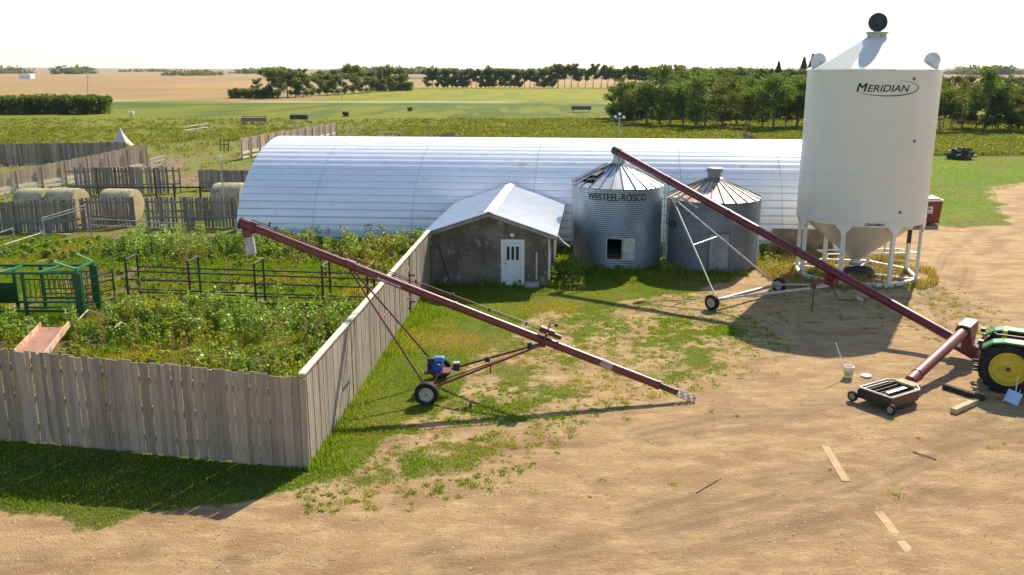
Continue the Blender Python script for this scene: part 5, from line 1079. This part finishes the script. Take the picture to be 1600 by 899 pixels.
v, f = plants(x, y, h, np.full(len(x), .062), 150, .32, 4); tag(npmesh('broad_leaf_weeds', v, f, leafmat('broad weed leaves', (.12, .22, .02), (.30, .38, .07), .4, .55, ro=.42, sp=.5)), 'big broad leaved weeds standing above the other weeds in the pen', 'weeds', kind='stuff')
n = 640000; x = rng.uniform(-36, -3, n); y = rng.uniform(20, 53, n); k_ = inpoly(x, y, PEN) & tray_m(x, y) & (fbm(x, y, 1.7, 171, 3) > .40); x, y = x[k_], y[k_]; v, f = blades(x, y, rng.uniform(.06, .28, len(x)), .014, .7); tag(npmesh('pen_grass', v, f, GRASSM), 'yellow green rank grass between the weeds of the pen', 'grass', kind='stuff')
n = 420; x = rng.uniform(-22, -3, n); y = rng.uniform(21, 50, n); k_ = inpoly(x, y, PEN, -.3) & tray_m(x, y) & (fbm(x, y, 3, 221, 2) > .5); x, y = x[k_], y[k_]; v, f = plants(x, y, rng.uniform(.8, 1.45, len(x)), np.full(len(x), .04), 70, .05, 8); tag(npmesh('seed_stalks', v, f, leafmat('brown seed heads', (.24, .12, .05), (.30, .22, .09), .3, .4)), 'reddish brown seed stalks rising through the pen weeds', 'weeds', kind='stuff')
# scattered tufts on the dirt
n = 14000; x = rng.uniform(-6, 20, n); y = rng.uniform(18, 42, n); k_ = ((sdf(x, y, PATCH) < .5) & (rng.random(n) < .62)) | ((sdf(x, y, RPAT) < .8) & (rng.random(n) < .16)) | (rng.random(n) < .006); k_ &= ~inpoly(x, y, PEN, .4) & (y < 38.5); x, y = x[k_], y[k_]; m_ = 34
sz_ = .025+.10*rng.random(len(x))**2; xx = np.repeat(x, m_)+rng.normal(size=len(x)*m_)*np.repeat(sz_, m_); yy = np.repeat(y, m_)+rng.normal(size=len(x)*m_)*np.repeat(sz_, m_)
v, f = blades(xx, yy, np.repeat(.02+sz_*.35, m_)*rng.uniform(.6, 1.3, len(xx)), .014, .9); tag(npmesh('grass_tufts', v, f, GRASSM), 'scattered small grass tufts on the bare dirt', 'grass', kind='stuff')
# weeds at shed corner, bins
px_ = []
for (cx0, cy0, sx0, sy0, nn_, hh_) in [(2.55, 40.2, .45, .9, 60, .9), (3.1, 41.9, .5, .5, 40, .8), (7.5, 41.7, .35, .3, 25, .5), (5.0, 41.8, 1.1, .2, 40, .3), (12.6, 43.4, .5, 1.2, 30, .45), (13.2, 46.3, 2, .4, 60, .6), (-1.5, 38.9, 1.5, .15, 30, .25), (9.5, 41.2, 1.3, .15, 30, .25)]:
    for _ in range(nn_): px_.append((random.gauss(cx0, sx0), random.gauss(cy0, sy0), hh_*random.uniform(.5, 1.2)))
px_ = np.array(px_); v, f = plants(px_[:, 0], px_[:, 1], px_[:, 2], np.full(len(px_), .055), 34, .2, 5); tag(npmesh('wall_weeds', v, f, WEED), 'leafy weeds crowding the feet of shed and grain bins', 'weeds', kind='stuff')
# lawn and pen grass further off
n = 60000; x = rng.uniform(20, 75, n); y = rng.uniform(52, 100, n); k_ = (sdf(x, y, LAWN) < 0) & (rng.random(n) < 1); x, y = x[k_], y[k_]; v, f = blades(x, y, rng.uniform(.04, .1, len(x)), .04, .6); tag(npmesh('lawn', v, f, leafmat('lawn blades', (.13, .23, .010), (.18, .26, .016), .45, .3, yellow=(.24, .24, .03))), 'bright mown lawn beside the curving gravel drive', 'grass', kind='stuff')
# brush
n = 110000; y = 58+118*rng.random(n)**.9; x = (rng.random(n)*2-1)*(y*.68+6)
k_ = ~inpoly(x, y, LAWN, .4) & ~inpoly(x, y, YARD, .5) & ((y > 101) | (x < 22)) & ~inpoly(x, y, [(-18.5, 48), (20, 44), (21, 60), (-18, 62)])
dn_ = np.where((x < -22) & (y < 118), .05, 1.0); dn_ = np.where((x < -20+.0*y) & (y > 108), .25, dn_); dn_ = np.where((y > 150) & (x < 0), dn_*.4, dn_); dn_ *= (.3+.7*(fbm(x, y, 7, 181, 3) > .45)); k_ &= rng.random(n) < dn_; x, y = x[k_], y[k_]
v, f = plants(x, y, .12+.75*fbm(x, y, 6, 191, 3)**1.5*rng.uniform(.5, 1.3, len(x))*np.where(y > 105, .6, 1), .05+.0007*y, 14, 1.0, 9); tag(npmesh('brush', v, f, BRUSH), 'rough brush and tall weeds between the sheds and the trees', 'brush', kind='stuff')
# branches lying in the pen, gravel, straw
for (a, b_, c_) in (((120, 525), (140, 508), (165, 507)), ((165, 490), (182, 506), (190, 522)), ((218, 498), (226, 502), (232, 512)), ((178, 536), (192, 528), (205, 527))):
    q = [G(*a)+Vector((0, 0, .5)), G(*b_)+Vector((0, 0, .6)), G(*c_)+Vector((0, 0, .35))]; mb = MB(); mb.path(q, .025, 6)
    tag(mb.build('dead_branch', M('bleached branch', (.50, .42, .33), .9)), 'bleached dead branch lying among the weeds of the pen', 'branch', 'dead branches among the pen weeds')
n = 16000; x = rng.uniform(-14, 22, n); y = 14.5+28*rng.random(n)**1.3; k_ = grass_cov(x, y) < .4; x, y = x[k_], y[k_]; n = len(x); s_ = .008+.02*rng.random(n)**4
base_ = np.array([[1, 0, 0], [0, 1, 0], [-1, 0, 0], [0, -1, 0], [0, 0, .8]]); ang = rng.random(n)*6.28; ca, sa = np.cos(ang), np.sin(ang)
V = np.repeat(base_[None], n, 0)*s_[:, None, None]*rng.uniform(.6, 1.4, (n, 1, 3)); Vx = V[..., 0]*ca[:, None]-V[..., 1]*sa[:, None]; Vy = V[..., 0]*sa[:, None]+V[..., 1]*ca[:, None]
zg = (fbm(x, y, 4, 31, 3)-.5)*.06*np.clip(1-abs(np.hypot(x, y)-25)/60, 0, 1)+(fbm(x, y, .5, 43, 3)-.5)*.035
V = np.stack([Vx+x[:, None], Vy+y[:, None], V[..., 2]+zg[:, None]], 2).reshape(-1, 3); Fq = (np.arange(n)[:, None, None]*5+np.array([[0, 1, 4], [1, 2, 4], [2, 3, 4], [3, 0, 4]])[None]).reshape(-1, 3)
tag(npmesh('gravel', V, Fq, M('gravel stones', (.42, .33, .24), .9, isl=.5, spec=.2)), 'loose small stones and clods over the dirt yard', 'gravel', kind='stuff')

# clods along the ruts, straw and twig litter
cx, cy = [], []
for rt in RUTS:
    q = P(*rt)
    for a, b_ in zip(q[:-1], q[1:]):
        L = math.hypot(b_[0]-a[0], b_[1]-a[1]); k_ = int(L*14); tt = rng.random(k_); off = rng.choice([-.36, -.12, .12, .36], k_)+rng.normal(size=k_)*.05; ex, ey = (b_[0]-a[0])/L, (b_[1]-a[1])/L
        cx.append(a[0]+ex*L*tt-ey*off); cy.append(a[1]+ey*L*tt+ex*off)
cx = np.concatenate(cx); cy = np.concatenate(cy); k_ = (fbm(cx, cy, 1.3, 75, 3) > .45) & (np.hypot(cx, cy) < 60); cx, cy = cx[k_], cy[k_]; n = len(cx)
def zground(x, y): return (fbm(x, y, 4, 31, 3)-.5)*.06*np.clip(1-abs(np.hypot(x, y)-25)/60, 0, 1)+(fbm(x, y, .5, 43, 3)-.5)*.035
s_ = .008+.02*rng.random(n)**2.5; V = base_[None]*s_[:, None, None]*rng.uniform(.6, 1.5, (n, 1, 3)); V = np.stack([V[..., 0]+cx[:, None], V[..., 1]+cy[:, None], V[..., 2]+zground(cx, cy)[:, None]-.012], 2).reshape(-1, 3)
Fq = (np.arange(n)[:, None, None]*5+np.array([[0, 1, 4], [1, 2, 4], [2, 3, 4], [3, 0, 4]])[None]).reshape(-1, 3)
tag(npmesh('soil_clods', V, Fq, M('soil clods', (.38, .26, .15), .95, isl=.4, spec=.1)), 'crumbled soil clods thrown up along the tyre tracks', 'soil clods', kind='stuff')
n = 9000; x = rng.uniform(-13, 20, n); y = 14.5+28*rng.random(n)**1.2; k_ = (grass_cov(x, y) < .5) & (fbm(x, y, 2.5, 211, 3) > .44); x, y = x[k_], y[k_]; n = len(x); a = rng.normal(size=n)*.8+.3; L = .02+.07*rng.random(n)**2; wd = .003+.003*rng.random(n); z = zground(x, y)+.006
dx, dy = np.cos(a)*L, np.sin(a)*L; px2, py2 = -np.sin(a)*wd, np.cos(a)*wd
V = np.stack([np.stack([x-dx-px2, y-dy-py2, z], 1), np.stack([x+dx-px2, y+dy-py2, z], 1), np.stack([x+dx+px2, y+dy+py2, z+.004], 1), np.stack([x-dx+px2, y-dy+py2, z+.004], 1)], 1).reshape(-1, 3)
tag(npmesh('straw_litter', V, np.arange(4*n).reshape(n, 4), M('straw litter', (.32, .22, .11), .9, isl=.75, spec=.1)), 'bits of straw and twig littering the bare dirt', 'straw', kind='stuff')

# ------------------------------------------------------------ haze
hb_ = MB().bx(-9300, 9300, -450, 9300, -60, 90); m, t, b = nodes('haze air'); t.nodes.remove(b); pv = N(t, 'ShaderNodeVolumePrincipled'); pv.inputs['Color'].default_value = (.80, .88, 1, 1); pv.inputs['Density'].default_value = .00005; pv.inputs['Anisotropy'].default_value = .2
t.links.new(pv.outputs[0], t.nodes['Material Output'].inputs['Volume'])
hz = hb_.build('haze', m); tag(hz, 'thin pale summer haze over the fields', 'haze', kind='stuff')
